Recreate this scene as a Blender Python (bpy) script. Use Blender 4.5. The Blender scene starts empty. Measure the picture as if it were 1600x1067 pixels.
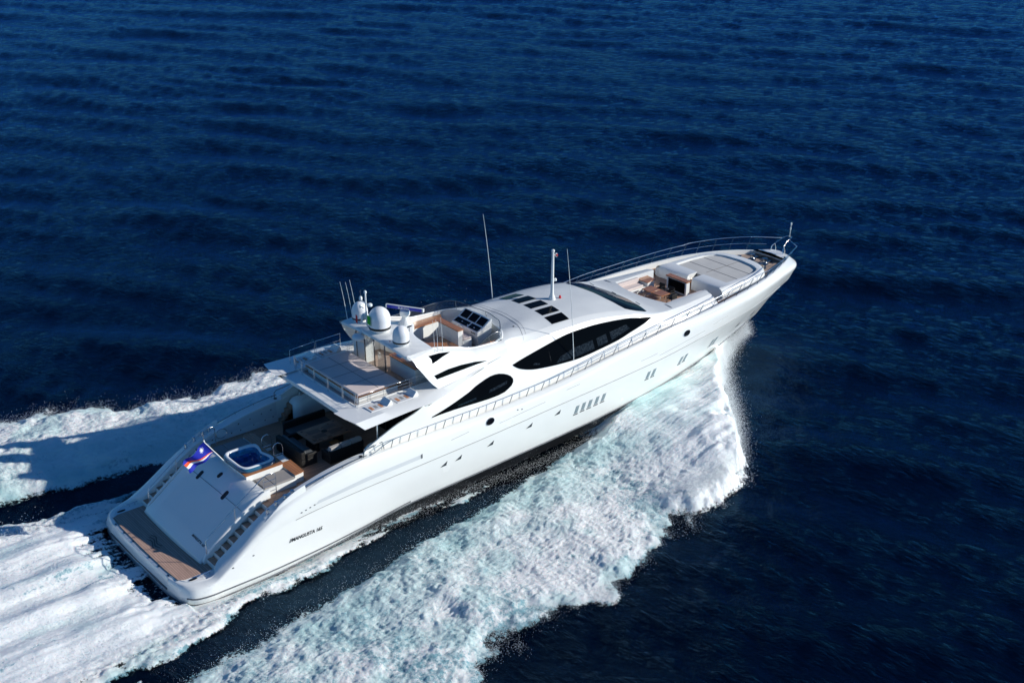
import bpy, bmesh, math, random
import numpy as np
from mathutils import Vector, Matrix
from mathutils.bvhtree import BVHTree
from mathutils.geometry import delaunay_2d_cdt
random.seed(7)
SC = bpy.context.scene
COL = SC.collection

# ------------------------------------------------------------------ camera
cam_d = bpy.data.cameras.new('camera'); cam = bpy.data.objects.new('camera', cam_d); COL.objects.link(cam)
AZ, PIT, ROLL = math.radians(49.72433), math.radians(24.0215), math.radians(0.58307)
fw = Vector((math.cos(AZ)*math.cos(PIT), math.sin(AZ)*math.cos(PIT), -math.sin(PIT)))
rt = fw.cross(Vector((0, 0, 1))).normalized(); up = rt.cross(fw)
r2 = rt*math.cos(ROLL)+up*math.sin(ROLL); u2 = -rt*math.sin(ROLL)+up*math.cos(ROLL)
CAMP = Vector((-20.13655, -52.24666, 35.98478))
cam.matrix_world = Matrix(((r2.x, u2.x, -fw.x, CAMP.x), (r2.y, u2.y, -fw.y, CAMP.y), (r2.z, u2.z, -fw.z, CAMP.z), (0, 0, 0, 1)))
cam_d.sensor_width = 36; cam_d.lens = 36*2006.36/1600
cam_d.clip_start = 0.5; cam_d.clip_end = 30000
SC.camera = cam

# ------------------------------------------------------------------ light
SUN = Vector((1.8, -1.5, 1.0)).normalized()
EL = math.asin(SUN.z)
w = bpy.data.worlds.new('World'); SC.world = w; w.use_nodes = True
nt = w.node_tree; nt.nodes.clear()
sky = nt.nodes.new('ShaderNodeTexSky'); sky.sky_type = 'NISHITA'; sky.sun_disc = False
sky.sun_elevation = EL; sky.sun_rotation = math.atan2(SUN.x, SUN.y)
sky.air_density = 1.0; sky.dust_density = 0.0; sky.ozone_density = 7.0
bg = nt.nodes.new('ShaderNodeBackground'); bg.inputs[1].default_value = 0.07
wo = nt.nodes.new('ShaderNodeOutputWorld')
tint = nt.nodes.new('ShaderNodeVectorMath'); tint.operation = 'MULTIPLY'; tint.inputs[1].default_value = (.55, 1.00, 1.24)
nt.links.new(sky.outputs[0], tint.inputs[0]); nt.links.new(tint.outputs[0], bg.inputs[0]); nt.links.new(bg.outputs[0], wo.inputs[0])
sd = bpy.data.lights.new('sun', 'SUN'); sd.energy = 4.8; sd.angle = math.radians(0.53); sd.color = (1.0, 0.965, 0.90)
so = bpy.data.objects.new('sun', sd); COL.objects.link(so)
so.rotation_euler = SUN.to_track_quat('Z', 'Y').to_euler(); so.location = (60, -40, 60)
SC.view_settings.view_transform = 'Standard'; SC.view_settings.look = 'None'
SC.view_settings.exposure = 0.08; SC.view_settings.gamma = 1.0; SC.view_settings.use_curve_mapping = False
SC.render.engine = 'CYCLES'

# ------------------------------------------------------------------ materials
def mat(name, base=(.8, .8, .8), rough=.5, metal=0., coat=0., spec=.5, bump=None, var=None, teak=None, trans=0., ior=1.45, alpha=1.):
    m = bpy.data.materials.new(name); m.use_nodes = True; t = m.node_tree; N = t.nodes; L = t.links
    b = N['Principled BSDF']
    b.inputs['Base Color'].default_value = (*base, 1); b.inputs['Roughness'].default_value = rough
    b.inputs['Metallic'].default_value = metal; b.inputs['Coat Weight'].default_value = coat; b.inputs['Coat Roughness'].default_value = .06
    b.inputs['Specular IOR Level'].default_value = spec; b.inputs['IOR'].default_value = ior
    b.inputs['Transmission Weight'].default_value = trans; b.inputs['Alpha'].default_value = alpha
    tc = N.new('ShaderNodeTexCoord')
    if var:      # (scale, amount): soft blotchy variation of the colour
        n = N.new('ShaderNodeTexNoise'); n.inputs['Scale'].default_value = var[0]; n.inputs['Detail'].default_value = 6
        L.new(tc.outputs['Object'], n.inputs['Vector'])
        mr = N.new('ShaderNodeMapRange'); mr.inputs[1].default_value = .3; mr.inputs[2].default_value = .7
        mr.inputs[3].default_value = 1-var[1]; mr.inputs[4].default_value = 1+var[1]; L.new(n.outputs[0], mr.inputs[0])
        mx = N.new('ShaderNodeVectorMath'); mx.operation = 'SCALE'; mx.inputs[0].default_value = base
        L.new(mr.outputs[0], mx.inputs['Scale']); L.new(mx.outputs[0], b.inputs['Base Color'])
        rr = N.new('ShaderNodeMapRange'); rr.inputs[1].default_value = .3; rr.inputs[2].default_value = .7
        rr.inputs[3].default_value = rough*.8; rr.inputs[4].default_value = min(1, rough*1.25); L.new(n.outputs[0], rr.inputs[0]); L.new(rr.outputs[0], b.inputs['Roughness'])
    if teak:     # plank width, axis
        sp = N.new('ShaderNodeSeparateXYZ'); L.new(tc.outputs['Object'], sp.inputs[0])
        d = N.new('ShaderNodeMath'); d.operation = 'DIVIDE'; d.inputs[1].default_value = teak[0]; L.new(sp.outputs[teak[1]], d.inputs[0])
        f = N.new('ShaderNodeMath'); f.operation = 'FRACT'; L.new(d.outputs[0], f.inputs[0])
        fl = N.new('ShaderNodeMath'); fl.operation = 'FLOOR'; L.new(d.outputs[0], fl.inputs[0])
        wn = N.new('ShaderNodeTexWhiteNoise'); wn.noise_dimensions = '1D'; L.new(fl.outputs[0], wn.inputs['W'])
        g = N.new('ShaderNodeMath'); g.operation = 'GREATER_THAN'; g.inputs[1].default_value = .1; L.new(f.outputs[0], g.inputs[0])
        mp = N.new('ShaderNodeMapping'); mp.inputs['Scale'].default_value = (1.5, 22, 22) if teak[1] == 1 else (22, 1.5, 22); L.new(tc.outputs['Object'], mp.inputs[0])
        n = N.new('ShaderNodeTexNoise'); n.inputs['Scale'].default_value = 1.; n.inputs['Detail'].default_value = 5; L.new(mp.outputs[0], n.inputs['Vector'])
        a = N.new('ShaderNodeMath'); a.operation = 'MULTIPLY_ADD'; a.inputs[1].default_value = .35; L.new(wn.outputs[0], a.inputs[0]); L.new(n.outputs[0], a.inputs[2])
        mr = N.new('ShaderNodeMapRange'); mr.inputs[1].default_value = .3; mr.inputs[2].default_value = 1.; mr.inputs[3].default_value = .72; mr.inputs[4].default_value = 1.22; L.new(a.outputs[0], mr.inputs[0])
        mx = N.new('ShaderNodeVectorMath'); mx.operation = 'SCALE'; mx.inputs[0].default_value = base; L.new(mr.outputs[0], mx.inputs['Scale'])
        m2 = N.new('ShaderNodeMix'); m2.data_type = 'RGBA'; L.new(g.outputs[0], m2.inputs[0]); m2.inputs[6].default_value = (base[0]*.25, base[1]*.25, base[2]*.25, 1)
        L.new(mx.outputs[0], m2.inputs[7]); L.new(m2.outputs[2], b.inputs['Base Color'])
    if bump:
        n = N.new('ShaderNodeTexNoise'); n.inputs['Scale'].default_value = bump[0]; n.inputs['Detail'].default_value = 4
        L.new(tc.outputs['Object'], n.inputs['Vector'])
        bp = N.new('ShaderNodeBump'); bp.inputs['Strength'].default_value = bump[1]; bp.inputs['Distance'].default_value = .02
        L.new(n.outputs[0], bp.inputs['Height']); L.new(bp.outputs[0], b.inputs['Normal'])
    return m

M = {}
M['white'] = mat('white_gelcoat', (.82, .83, .80), .22, coat=.4, var=(.7, .015))
M['deckgrey'] = mat('non_slip_gelcoat', (.60, .625, .63), .55, var=(.9, .03), bump=(90, .25))
M['offwhite'] = mat('satin_panel', (.66, .67, .67), .4, var=(1.2, .03))
M['black'] = mat('bottom_paint', (.008, .009, .011), .35)
M['line'] = mat('grey_rubber', (.12, .13, .14), .5)
M['seam'] = mat('seam_grey', (.30, .31, .31), .6)
M['glass'] = mat('tinted_glass', (.002, .0025, .003), .04, spec=.5, ior=1.13)
M['clear'] = mat('clear_screen', (.55, .62, .64), .03, trans=.92, ior=1.1, alpha=.55)
M['port'] = mat('port_glass', (.22, .28, .30), .12)
M['portd'] = mat('port_dark', (.05, .06, .07), .12)
M['teak'] = mat('teak_deck', (.46, .28, .19), .6, teak=(.11, 1))
M['teakgrey'] = mat('teak_weathered', (.40, .30, .24), .65, teak=(.11, 1))
M['teakx'] = mat('teak_platform', (.46, .30, .23), .6, teak=(.11, 0))  # platform teak, planks laid across the boat
M['varnish'] = mat('varnished_teak', (.42, .17, .06), .25, coat=.5, teak=(.14, 1))
M['varnishx'] = mat('varnished_teak_cross', (.42, .17, .06), .25, coat=.5, teak=(.14, 0))
M['walnut'] = mat('walnut_table', (.34, .16, .09), .3, coat=.4, var=(3, .25))
M['inlay'] = mat('walnut_inlay', (.17, .08, .05), .3, coat=.4)
M['steel'] = mat('polished_steel', (.72, .73, .74), .16, metal=1.)
M['wicker'] = mat('black_wicker', (.014, .013, .012), .6, bump=(60, .8), var=(40, .5))
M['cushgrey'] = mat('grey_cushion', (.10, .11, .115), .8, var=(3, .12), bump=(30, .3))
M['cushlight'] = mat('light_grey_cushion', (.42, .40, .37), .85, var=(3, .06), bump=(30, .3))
M['pad'] = mat('beige_sunpad', (.66, .57, .53), .85, var=(1.3, .05), bump=(40, .25))
M['padgrey'] = mat('taupe_sunpad', (.27, .255, .245), .85, var=(1.3, .06), bump=(40, .25))
M['padfore'] = mat('stone_sunpad', (.55, .54, .51), .85, var=(1.3, .05), bump=(40, .25))
M['piping'] = mat('seam_dark', (.10, .095, .09), .8)
M['tubblue'] = mat('tub_blue_skirt', (.02, .11, .20), .2, coat=.6, var=(2, .15))
M['basin'] = mat('basin_blue', (.010, .075, .26), .12, coat=.8, var=(4, .5))
M['basinlight'] = mat('basin_light', (.05, .28, .5), .12, coat=.8, var=(5, .4))
M['rim'] = mat('tub_rim', (.78, .80, .80), .2, coat=.5)
M['screen'] = mat('dark_screen', (.004, .004, .005), .1, spec=.2)
M['radome'] = mat('radome_white', (.78, .79, .80), .32, coat=.2)
M['band'] = mat('black_band', (.01, .01, .011), .4)
M['radarblue'] = mat('radar_blue', (.005, .02, .42), .3, coat=.4)
M['red'] = mat('red_cloth', (.5, .01, .02), .7)
M['green'] = mat('green_cloth', (.03, .42, .03), .7)
M['flagblue'] = mat('flag_blue', (.003, .014, .34), .75)
M['flagorange'] = mat('flag_orange', (.85, .08, .01), .75)
M['flagwhite'] = mat('flag_white', (.80, .80, .80), .75)
M['letter'] = mat('black_lettering', (.01, .01, .01), .4)
M['letterwhite'] = mat('white_lettering', (.8, .8, .8), .4)
M['navyhole'] = mat('dark_opening', (.01, .012, .015), .5)
M['emblem'] = mat('inlaid_emblem', (.14, .11, .09), .6)
M['chrome'] = mat('dark_chrome', (.25, .26, .27), .2, metal=1.)
M['towel'] = mat('folded_stickers', (.55, .25, .12), .6, var=(8, .5))

# ------------------------------------------------------------------ helpers
def pchip(xs, ys, x):
    xs = np.array(xs, float); ys = np.array(ys, float); x = np.asarray(x, float)
    h = np.diff(xs); d = np.diff(ys)/h; m = np.zeros(len(xs))
    if len(xs) == 2: return np.interp(x, xs, ys)
    for i in range(1, len(xs)-1):
        if d[i-1]*d[i] > 0:
            w1 = 2*h[i]+h[i-1]; w2 = h[i]+2*h[i-1]; m[i] = (w1+w2)/(w1/d[i-1]+w2/d[i])
    m[0] = d[0]; m[-1] = d[-1]
    xc = np.clip(x, xs[0], xs[-1]); i = np.clip(np.searchsorted(xs, xc, side='right')-1, 0, len(h)-1)
    t = (xc-xs[i])/h[i]; H = h[i]
    return (2*t**3-3*t**2+1)*ys[i]+(t**3-2*t**2+t)*H*m[i]+(-2*t**3+3*t**2)*ys[i+1]+(t**3-t**2)*H*m[i+1]

class MB:
    def __init__(s): s.v = []; s.f = []; s.m = []
    def add(s, vs, fs, mi=0):
        o = len(s.v); s.v += [tuple(map(float, p)) for p in vs]
        s.f += [tuple(o+i for i in f) for f in fs]; s.m += [mi]*len(fs); return s
    def box(s, a, b, mi=0, rot=0., c=None):
        x0, y0, z0 = a; x1, y1, z1 = b
        vs = [(x0, y0, z0), (x1, y0, z0), (x1, y1, z0), (x0, y1, z0), (x0, y0, z1), (x1, y0, z1), (x1, y1, z1), (x0, y1, z1)]
        if rot:
            cx, cy = c or ((x0+x1)/2, (y0+y1)/2); ca, sa = math.cos(rot), math.sin(rot)
            vs = [(cx+(x-cx)*ca-(y-cy)*sa, cy+(x-cx)*sa+(y-cy)*ca, z) for x, y, z in vs]
        return s.add(vs, [(0, 3, 2, 1), (4, 5, 6, 7), (0, 1, 5, 4), (1, 2, 6, 5), (2, 3, 7, 6), (3, 0, 4, 7)], mi)
    def prism(s, poly, z0, z1, mi=0):
        n = len(poly); z0f = z0 if callable(z0) else (lambda x, y: z0); z1f = z1 if callable(z1) else (lambda x, y: z1)
        a = sum(poly[i][0]*poly[(i+1) % n][1]-poly[(i+1) % n][0]*poly[i][1] for i in range(n))
        if a < 0: poly = poly[::-1]
        vs = [(x, y, z0f(x, y)) for x, y in poly]+[(x, y, z1f(x, y)) for x, y in poly]
        return s.add(vs, [tuple(range(n))[::-1], tuple(range(n, 2*n))]+[(i, (i+1) % n, n+(i+1) % n, n+i) for i in range(n)], mi)
    def grid(s, rows, mi=0, close=False, flip=False):
        nr, nc = len(rows), len(rows[0]); vs = [p for r in rows for p in r]; fs = []
        for i in range(nr-1):
            for j in range(nc-1 if not close else nc):
                k = (j+1) % nc; q = (i*nc+j, i*nc+k, (i+1)*nc+k, (i+1)*nc+j); fs.append(q[::-1] if flip else q)
        return s.add(vs, fs, mi)
    def tube(s, pts, r, n=8, mi=0, cap=True):
        pts = [Vector(p) for p in pts]; rows = []; T0 = None; rr = r if hasattr(r, '__len__') else [r]*len(pts)
        nrm = None
        for i, p in enumerate(pts):
            a = pts[max(i-1, 0)]; b = pts[min(i+1, len(pts)-1)]; t = (b-a).normalized()
            if nrm is None: nrm = t.orthogonal().normalized()
            nrm = (nrm-t*nrm.dot(t)).normalized(); bi = t.cross(nrm)
            rows.append([tuple(p+(nrm*math.cos(2*math.pi*k/n)+bi*math.sin(2*math.pi*k/n))*rr[i]) for k in range(n)])
        o = len(s.v); s.grid(rows, mi, close=True)
        if cap:
            s.f += [tuple(o+k for k in range(n))[::-1], tuple(o+(len(rows)-1)*n+k for k in range(n))]; s.m += [mi, mi]
        return s
    def lathe(s, c, prof, n=32, mi=0, axis='z'):
        rows = [[(c[0]+r*math.cos(2*math.pi*k/n), c[1]+r*math.sin(2*math.pi*k/n), c[2]+z) for k in range(n)] for r, z in prof]
        o = len(s.v); s.grid(rows, mi, close=True)
        if prof[-1][0] > 1e-3: s.f.append(tuple(o+(len(prof)-1)*n+k for k in range(n))); s.m.append(mi)
        if prof[0][0] > 1e-3: s.f.append(tuple(o+k for k in range(n))[::-1]); s.m.append(mi)
        return s
    def mirror(s):
        n = len(s.v); s.v += [(x, -y, z) for x, y, z in s.v[:n]]
        k = len(s.f); s.f += [tuple(n+i for i in f)[::-1] for f in s.f[:k]]; s.m += s.m[:k]; return s
    def build(s, name, mats, parent=None, smooth=35, bevel=0., seg=2, fixn=False, loc=None):
        me = bpy.data.meshes.new(name); me.from_pydata(s.v, [], s.f); me.update()
        mats = mats if isinstance(mats, (list, tuple)) else [mats]
        for m in mats: me.materials.append(M[m] if isinstance(m, str) else m)
        if len(mats) > 1: me.polygons.foreach_set('material_index', s.m)
        if fixn or True:
            bm = bmesh.new(); bm.from_mesh(me); bmesh.ops.remove_doubles(bm, verts=bm.verts, dist=1e-5)
            if fixn: bmesh.ops.recalc_face_normals(bm, faces=bm.faces)
            bm.to_mesh(me); bm.free()
        o = bpy.data.objects.new(name, me); COL.objects.link(o)
        if parent: o.parent = parent
        if loc: o.location = loc
        if smooth:
            me.shade_smooth(); me.set_sharp_from_angle(angle=math.radians(smooth))
        if bevel:
            b = o.modifiers.new('bevel', 'BEVEL'); b.width = bevel; b.segments = seg; b.limit_method = 'ANGLE'; b.angle_limit = math.radians(40); b.harden_normals = False
        return o

def pair(mb, name, mats, parent=None, **k):
    n = len(mb.v)//2; nf = len(mb.f)//2
    a = MB(); a.v = mb.v[:n]; a.f = mb.f[:nf]; a.m = mb.m[:nf]
    b = MB(); b.v = mb.v[n:]; b.f = [tuple(i-n for i in f) for f in mb.f[nf:]]; b.m = mb.m[nf:]
    return {-1: a.build(name, mats, parent, **k), 1: b.build(name, mats, parent, **k)}
def thing(name, label, cat, group=None, loc=(0, 0, 0)):
    o = bpy.data.objects.new(name, None); COL.objects.link(o); o.location = loc; o.empty_display_size = .3
    o['label'] = label; o['category'] = cat
    if group: o['group'] = group
    return o
def tag(o, label, cat, group=None):
    o['label'] = label; o['category'] = cat
    if group: o['group'] = group
    return o
def lab(o, label): o['label'] = label; return o

def catmull(P, k):
    """refine rows (list of arrays n x 3) across by k"""
    P = [np.array(p, float) for p in P]; out = []
    for i in range(len(P)-1):
        p0 = P[i-1] if i > 0 else 2*P[0]-P[1]; p1 = P[i]; p2 = P[i+1]; p3 = P[i+2] if i+2 < len(P) else 2*P[-1]-P[-2]
        for j in range(k):
            t = j/k; out.append(.5*((2*p1)+(-p0+p2)*t+(2*p0-5*p1+4*p2-p3)*t*t+(-p0+3*p1-3*p2+p3)*t**3))
    out.append(P[-1]); return out
def linref(P, k):
    out = []
    for i in range(len(P)-1):
        for j in range(k): out.append(P[i]*(1-j/k)+P[i+1]*(j/k))
    out.append(P[-1]); return out
def curve(ctrl, ts):
    """ctrl: list of (x,w,z) along x -> points with y=-w; ts in 0..1"""
    c = np.array(ctrl, float); x = c[0, 0]+(c[-1, 0]-c[0, 0])*ts
    return np.stack([x, -pchip(c[:, 0], c[:, 1], x), pchip(c[:, 0], c[:, 2], x)], 1)
def bvh(o):
    me = o.data; return BVHTree.FromPolygons([v.co for v in me.vertices], [p.vertices for p in me.polygons])
def densify(poly, step):
    out = []
    for i in range(len(poly)):
        a = Vector(poly[i]); b = Vector(poly[(i+1) % len(poly)]); n = max(1, int((b-a).length/step))
        out += [tuple(a.lerp(b, k/n)) for k in range(n)]
    return out
def spline2(poly, k=6):
    P = np.array(poly, float); n = len(P); out = []
    for i in range(n):
        p0, p1, p2, p3 = P[i-1], P[i], P[(i+1) % n], P[(i+2) % n]
        for j in range(k):
            t = j/k; out.append(tuple(.5*((2*p1)+(-p0+p2)*t+(2*p0-5*p1+4*p2-p3)*t*t+(-p0+3*p1-3*p2+p3)*t**3)))
    return out
def inside(p, poly):
    x, y = p; r = False; n = len(poly)
    for i in range(n):
        x0, y0 = poly[i]; x1, y1 = poly[(i+1) % n]
        if (y0 > y) != (y1 > y) and x < (x1-x0)*(y-y0)/(y1-y0)+x0: r = not r
    return r
def decal(name, poly, tree, axis, sgn, mats, parent, off=.012, step=.25, thick=.02, far=30., smooth=60):
    """conform a 2-D outline onto a surface. axis 'y': outline in (x,z), cast from y=sgn*far; axis 'z': outline in (x,y) cast from above"""
    poly = densify(poly, step)
    xs = [p[0] for p in poly]; ys = [p[1] for p in poly]; pts = [Vector(p) for p in poly]; n = len(pts)
    nx = int((max(xs)-min(xs))/step); ny = int((max(ys)-min(ys))/step)
    for i in range(1, nx+1):
        for j in range(1, ny+1):
            q = (min(xs)+i*step, min(ys)+j*step)
            if inside(q, poly) and min((Vector(q)-p).length for p in pts[:n]) > step*.45: pts.append(Vector(q))
    vs, es, fs, *_ = delaunay_2d_cdt(pts, [], [list(range(n))], 1, 1e-5)
    P = []; last = None
    for q in vs:
        if axis == 'y': o = Vector((q[0], sgn*far, q[1])); d = Vector((0, -sgn, 0))
        else: o = Vector((q[0], q[1], far)); d = Vector((0, 0, -1))
        h, nn, _, _ = tree.ray_cast(o, d)
        if h is None:
            h, nn, _, _ = tree.find_nearest(Vector((q[0], sgn*4.2, q[1])) if axis == 'y' else Vector((q[0], q[1], 7)))
        if nn.dot(d) > 0: nn = -nn
        P.append((h, nn))
    mb = MB(); m = len(P)
    top = [h+n_*off for h, n_ in P]; bot = [h-n_*thick for h, n_ in P]
    mb.add([tuple(p) for p in top+bot], [tuple(f) for f in fs])
    # skirt along outline
    cnt = {}
    for f in fs:
        for i in range(len(f)):
            e = (f[i], f[(i+1) % len(f)]); cnt[e] = 1
    for a, b in list(cnt):
        if (b, a) not in cnt: mb.f.append((b, a, a+m, b+m)); mb.m.append(0)
    return mb.build(name, mats, parent, smooth=smooth, fixn=False)

def text_mesh(txt, size, shear=0.):
    c = bpy.data.curves.new('lettering', 'FONT'); c.body = txt; c.size = size; c.shear = shear; c.extrude = 0.; c.offset = size*.03
    o = bpy.data.objects.new('lettering', c); COL.objects.link(o); bpy.context.view_layer.update()
    me = bpy.data.meshes.new_from_object(o.evaluated_get(bpy.context.evaluated_depsgraph_get()))
    bpy.data.objects.remove(o); bpy.data.curves.remove(c); return me

# ================================================================== SEA
_rs = np.random.RandomState(3); TAB = _rs.rand(256, 256).astype(np.float32)
def vn(x, y, s=0):
    x = x+s*17.31; y = y+s*9.73
    xi = np.floor(x).astype(np.int64); yi = np.floor(y).astype(np.int64); fx = x-xi; fy = y-yi
    fx = fx*fx*fx*(fx*(fx*6-15)+10); fy = fy*fy*fy*(fy*(fy*6-15)+10)
    a = TAB[xi & 255, yi & 255]; b = TAB[(xi+1) & 255, yi & 255]; c = TAB[xi & 255, (yi+1) & 255]; d = TAB[(xi+1) & 255, (yi+1) & 255]
    return (a*(1-fx)+b*fx)*(1-fy)+(c*(1-fx)+d*fx)*fy
def fbm(x, y, o=4, s=0, g=.5):
    r = 0; a = 1.; t = 0.
    for i in range(o):
        r = r+a*vn(x, y, s+i*3); t += a; a *= g
        x, y = 1.6*x+1.2*y+3.1, -1.2*x+1.6*y+7.7
    return r/t
def rfbm(x, y, o=4, s=0, g=.5):
    r = 0; a = 1.; t = 0.
    for i in range(o):
        r = r+a*(1-np.abs(2*vn(x, y, s+i*3)-1)); t += a; a *= g
        x, y = 1.6*x+1.2*y+3.1, -1.2*x+1.6*y+7.7
    return r/t

_wr = np.random.RandomState(11); WAVES = []
for i in range(90):
    lam = .8*(17/.8)**(_wr.rand()**.9); k = 2*math.pi/lam
    if lam > 4: th = math.radians(33)+_wr.randn()*math.radians(18)
    elif i % 3: th = math.radians(-26)+_wr.randn()*math.radians(24)
    else: th = math.radians(40)+_wr.randn()*math.radians(35)
    amp = (.0025*lam**.88 if lam > 4 else .0030*lam**.95)*(.5+_wr.rand())
    WAVES.append((k*math.cos(th), k*math.sin(th), amp, _wr.rand()*6.283, lam))
def sea_h(x, y):
    d = np.sqrt((x-CAMP.x)**2+(y-CAMP.y)**2)
    h = np.zeros_like(x); g = .65+.7*fbm(x/28, y/28, 2, 5)
    for kx, ky, a, p, lam in WAVES:
        fade = np.clip(2.2-d/(lam*260), 0, 1)
        ph = kx*x+ky*y+p
        h += a*fade*(np.sin(ph)+.22*np.cos(2*ph))
    return h*g
def fast_mesh(name, X, Y, Z, quads, attrs, matl):
    n = X.size; me = bpy.data.meshes.new(name); me.vertices.add(n)
    me.vertices.foreach_set('co', np.stack([X.ravel(), Y.ravel(), Z.ravel()], 1).astype(np.float32).ravel())
    q0 = quads[len(quads)//2]; px, py = X.ravel(), Y.ravel()
    if (px[q0[1]]-px[q0[0]])*(py[q0[2]]-py[q0[0]])-(py[q0[1]]-py[q0[0]])*(px[q0[2]]-px[q0[0]]) < 0: quads = quads[:, ::-1].copy()
    nq = len(quads); me.loops.add(nq*4); me.polygons.add(nq)
    me.loops.foreach_set('vertex_index', quads.astype(np.int32).ravel())
    me.polygons.foreach_set('loop_start', np.arange(0, nq*4, 4, dtype=np.int32))
    me.polygons.foreach_set('use_smooth', np.ones(nq, bool))
    me.update(calc_edges=True)
    for k, v in attrs.items():
        a = me.attributes.new(k, 'FLOAT', 'POINT'); a.data.foreach_set('value', v.ravel().astype(np.float32))
    me.materials.append(matl); o = bpy.data.objects.new(name, me); COL.objects.link(o); return o
def quads_of(nr, nc):
    i = np.arange(nr-1)[:, None]; j = np.arange(nc-1)[None, :]; a = (i*nc+j).ravel()
    return np.stack([a, a+1, a+nc+1, a+nc], 1)

def sea_material():
    m = bpy.data.materials.new('sea_water'); m.use_nodes = True; t = m.node_tree; N = t.nodes; L = t.links; N.clear()
    out = N.new('ShaderNodeOutputMaterial'); mixs = N.new('ShaderNodeMixShader'); L.new(mixs.outputs[0], out.inputs[0])
    deep = N.new('ShaderNodeBsdfDiffuse'); deep.inputs[0].default_value = (.00004, .0007, .0034, 1); L.new(deep.outputs[0], mixs.inputs[1])
    gl = N.new('ShaderNodeBsdfGlossy'); gl.inputs['Color'].default_value = (.30, .64, 1.0, 1); gl.inputs['Roughness'].default_value = .10; L.new(gl.outputs[0], mixs.inputs[2])
    fr = N.new('ShaderNodeFresnel'); fr.inputs['IOR'].default_value = 1.35; L.new(fr.outputs[0], mixs.inputs[0])
    tc = N.new('ShaderNodeTexCoord'); 
    def noise(rot, sc, scale, det, rough=.55):
        mp = N.new('ShaderNodeMapping'); mp.inputs['Rotation'].default_value = (0, 0, math.radians(rot)); mp.inputs['Scale'].default_value = sc
        L.new(tc.outputs['Object'], mp.inputs[0])
        n = N.new('ShaderNodeTexNoise'); n.inputs['Scale'].default_value = scale; n.inputs['Detail'].default_value = det; n.inputs['Roughness'].default_value = rough
        n.inputs['Distortion'].default_value = .4; L.new(mp.outputs[0], n.inputs['Vector']); return n.outputs[0]
    n1 = noise(26, (1, .33, 1), 3.4, 8, .64); n2 = noise(-10, (1, .40, 1), .8, 8, .62); n3 = noise(30, (1, .42, 1), 9.5, 5)
    a = N.new('ShaderNodeMath'); a.operation = 'MULTIPLY_ADD'; a.inputs[1].default_value = .9; L.new(n2, a.inputs[0]); L.new(n1, a.inputs[2])
    a2 = N.new('ShaderNodeMath'); a2.operation = 'MULTIPLY_ADD'; a2.inputs[1].default_value = .22; L.new(n3, a2.inputs[0]); L.new(a.outputs[0], a2.inputs[2])
    bp = N.new('ShaderNodeBump'); bp.inputs['Strength'].default_value = 1.; bp.inputs['Distance'].default_value = .14; L.new(a2.outputs[0], bp.inputs['Height']); [L.new(bp.outputs[0], q.inputs['Normal']) for q in (deep, gl)]
    b2 = N.new('ShaderNodeBump'); b2.inputs['Strength'].default_value = 1.; b2.inputs['Distance'].default_value = .075; L.new(a2.outputs[0], b2.inputs['Height']); L.new(b2.outputs[0], fr.inputs['Normal'])
    return m
M['sea'] = sea_material()

def make_sea():
    # fan-shaped sheet: fine where the photo looks, coarse out to the horizon
    rr = [14.]; 
    while rr[-1] < 330: rr.append(rr[-1]*1.0045+.05)
    while rr[-1] < 16000: rr.append(rr[-1]*1.12)
    rr = np.array(rr)
    dense = np.radians(np.linspace(-27, 27, 760)); side = np.radians(27)+np.cumsum(np.radians(np.linspace(.15, 6, 34)))
    th = np.concatenate([-side[::-1], dense, side]); A = AZ-th[::-1]
    R, T = np.meshgrid(rr, A, indexing='ij')
    X = CAMP.x+R*np.cos(T); Y = CAMP.y+R*np.sin(T)
    Z = sea_h(X, Y)*np.clip((3000-R)/2700, 0, 1)
    # sea is pushed flat just beside and below the hull
    inb = np.clip((5.2-np.abs(Y))/1.0, 0, 1)*np.clip((X+1)/2, 0, 1)*np.clip((44-X)/4, 0, 1)
    Z = Z*(1-inb)-.25*inb
    o = fast_mesh('sea', X, Y, Z, quads_of(*X.shape), {}, M['sea']); o['kind'] = 'structure'; return o
make_sea()

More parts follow.
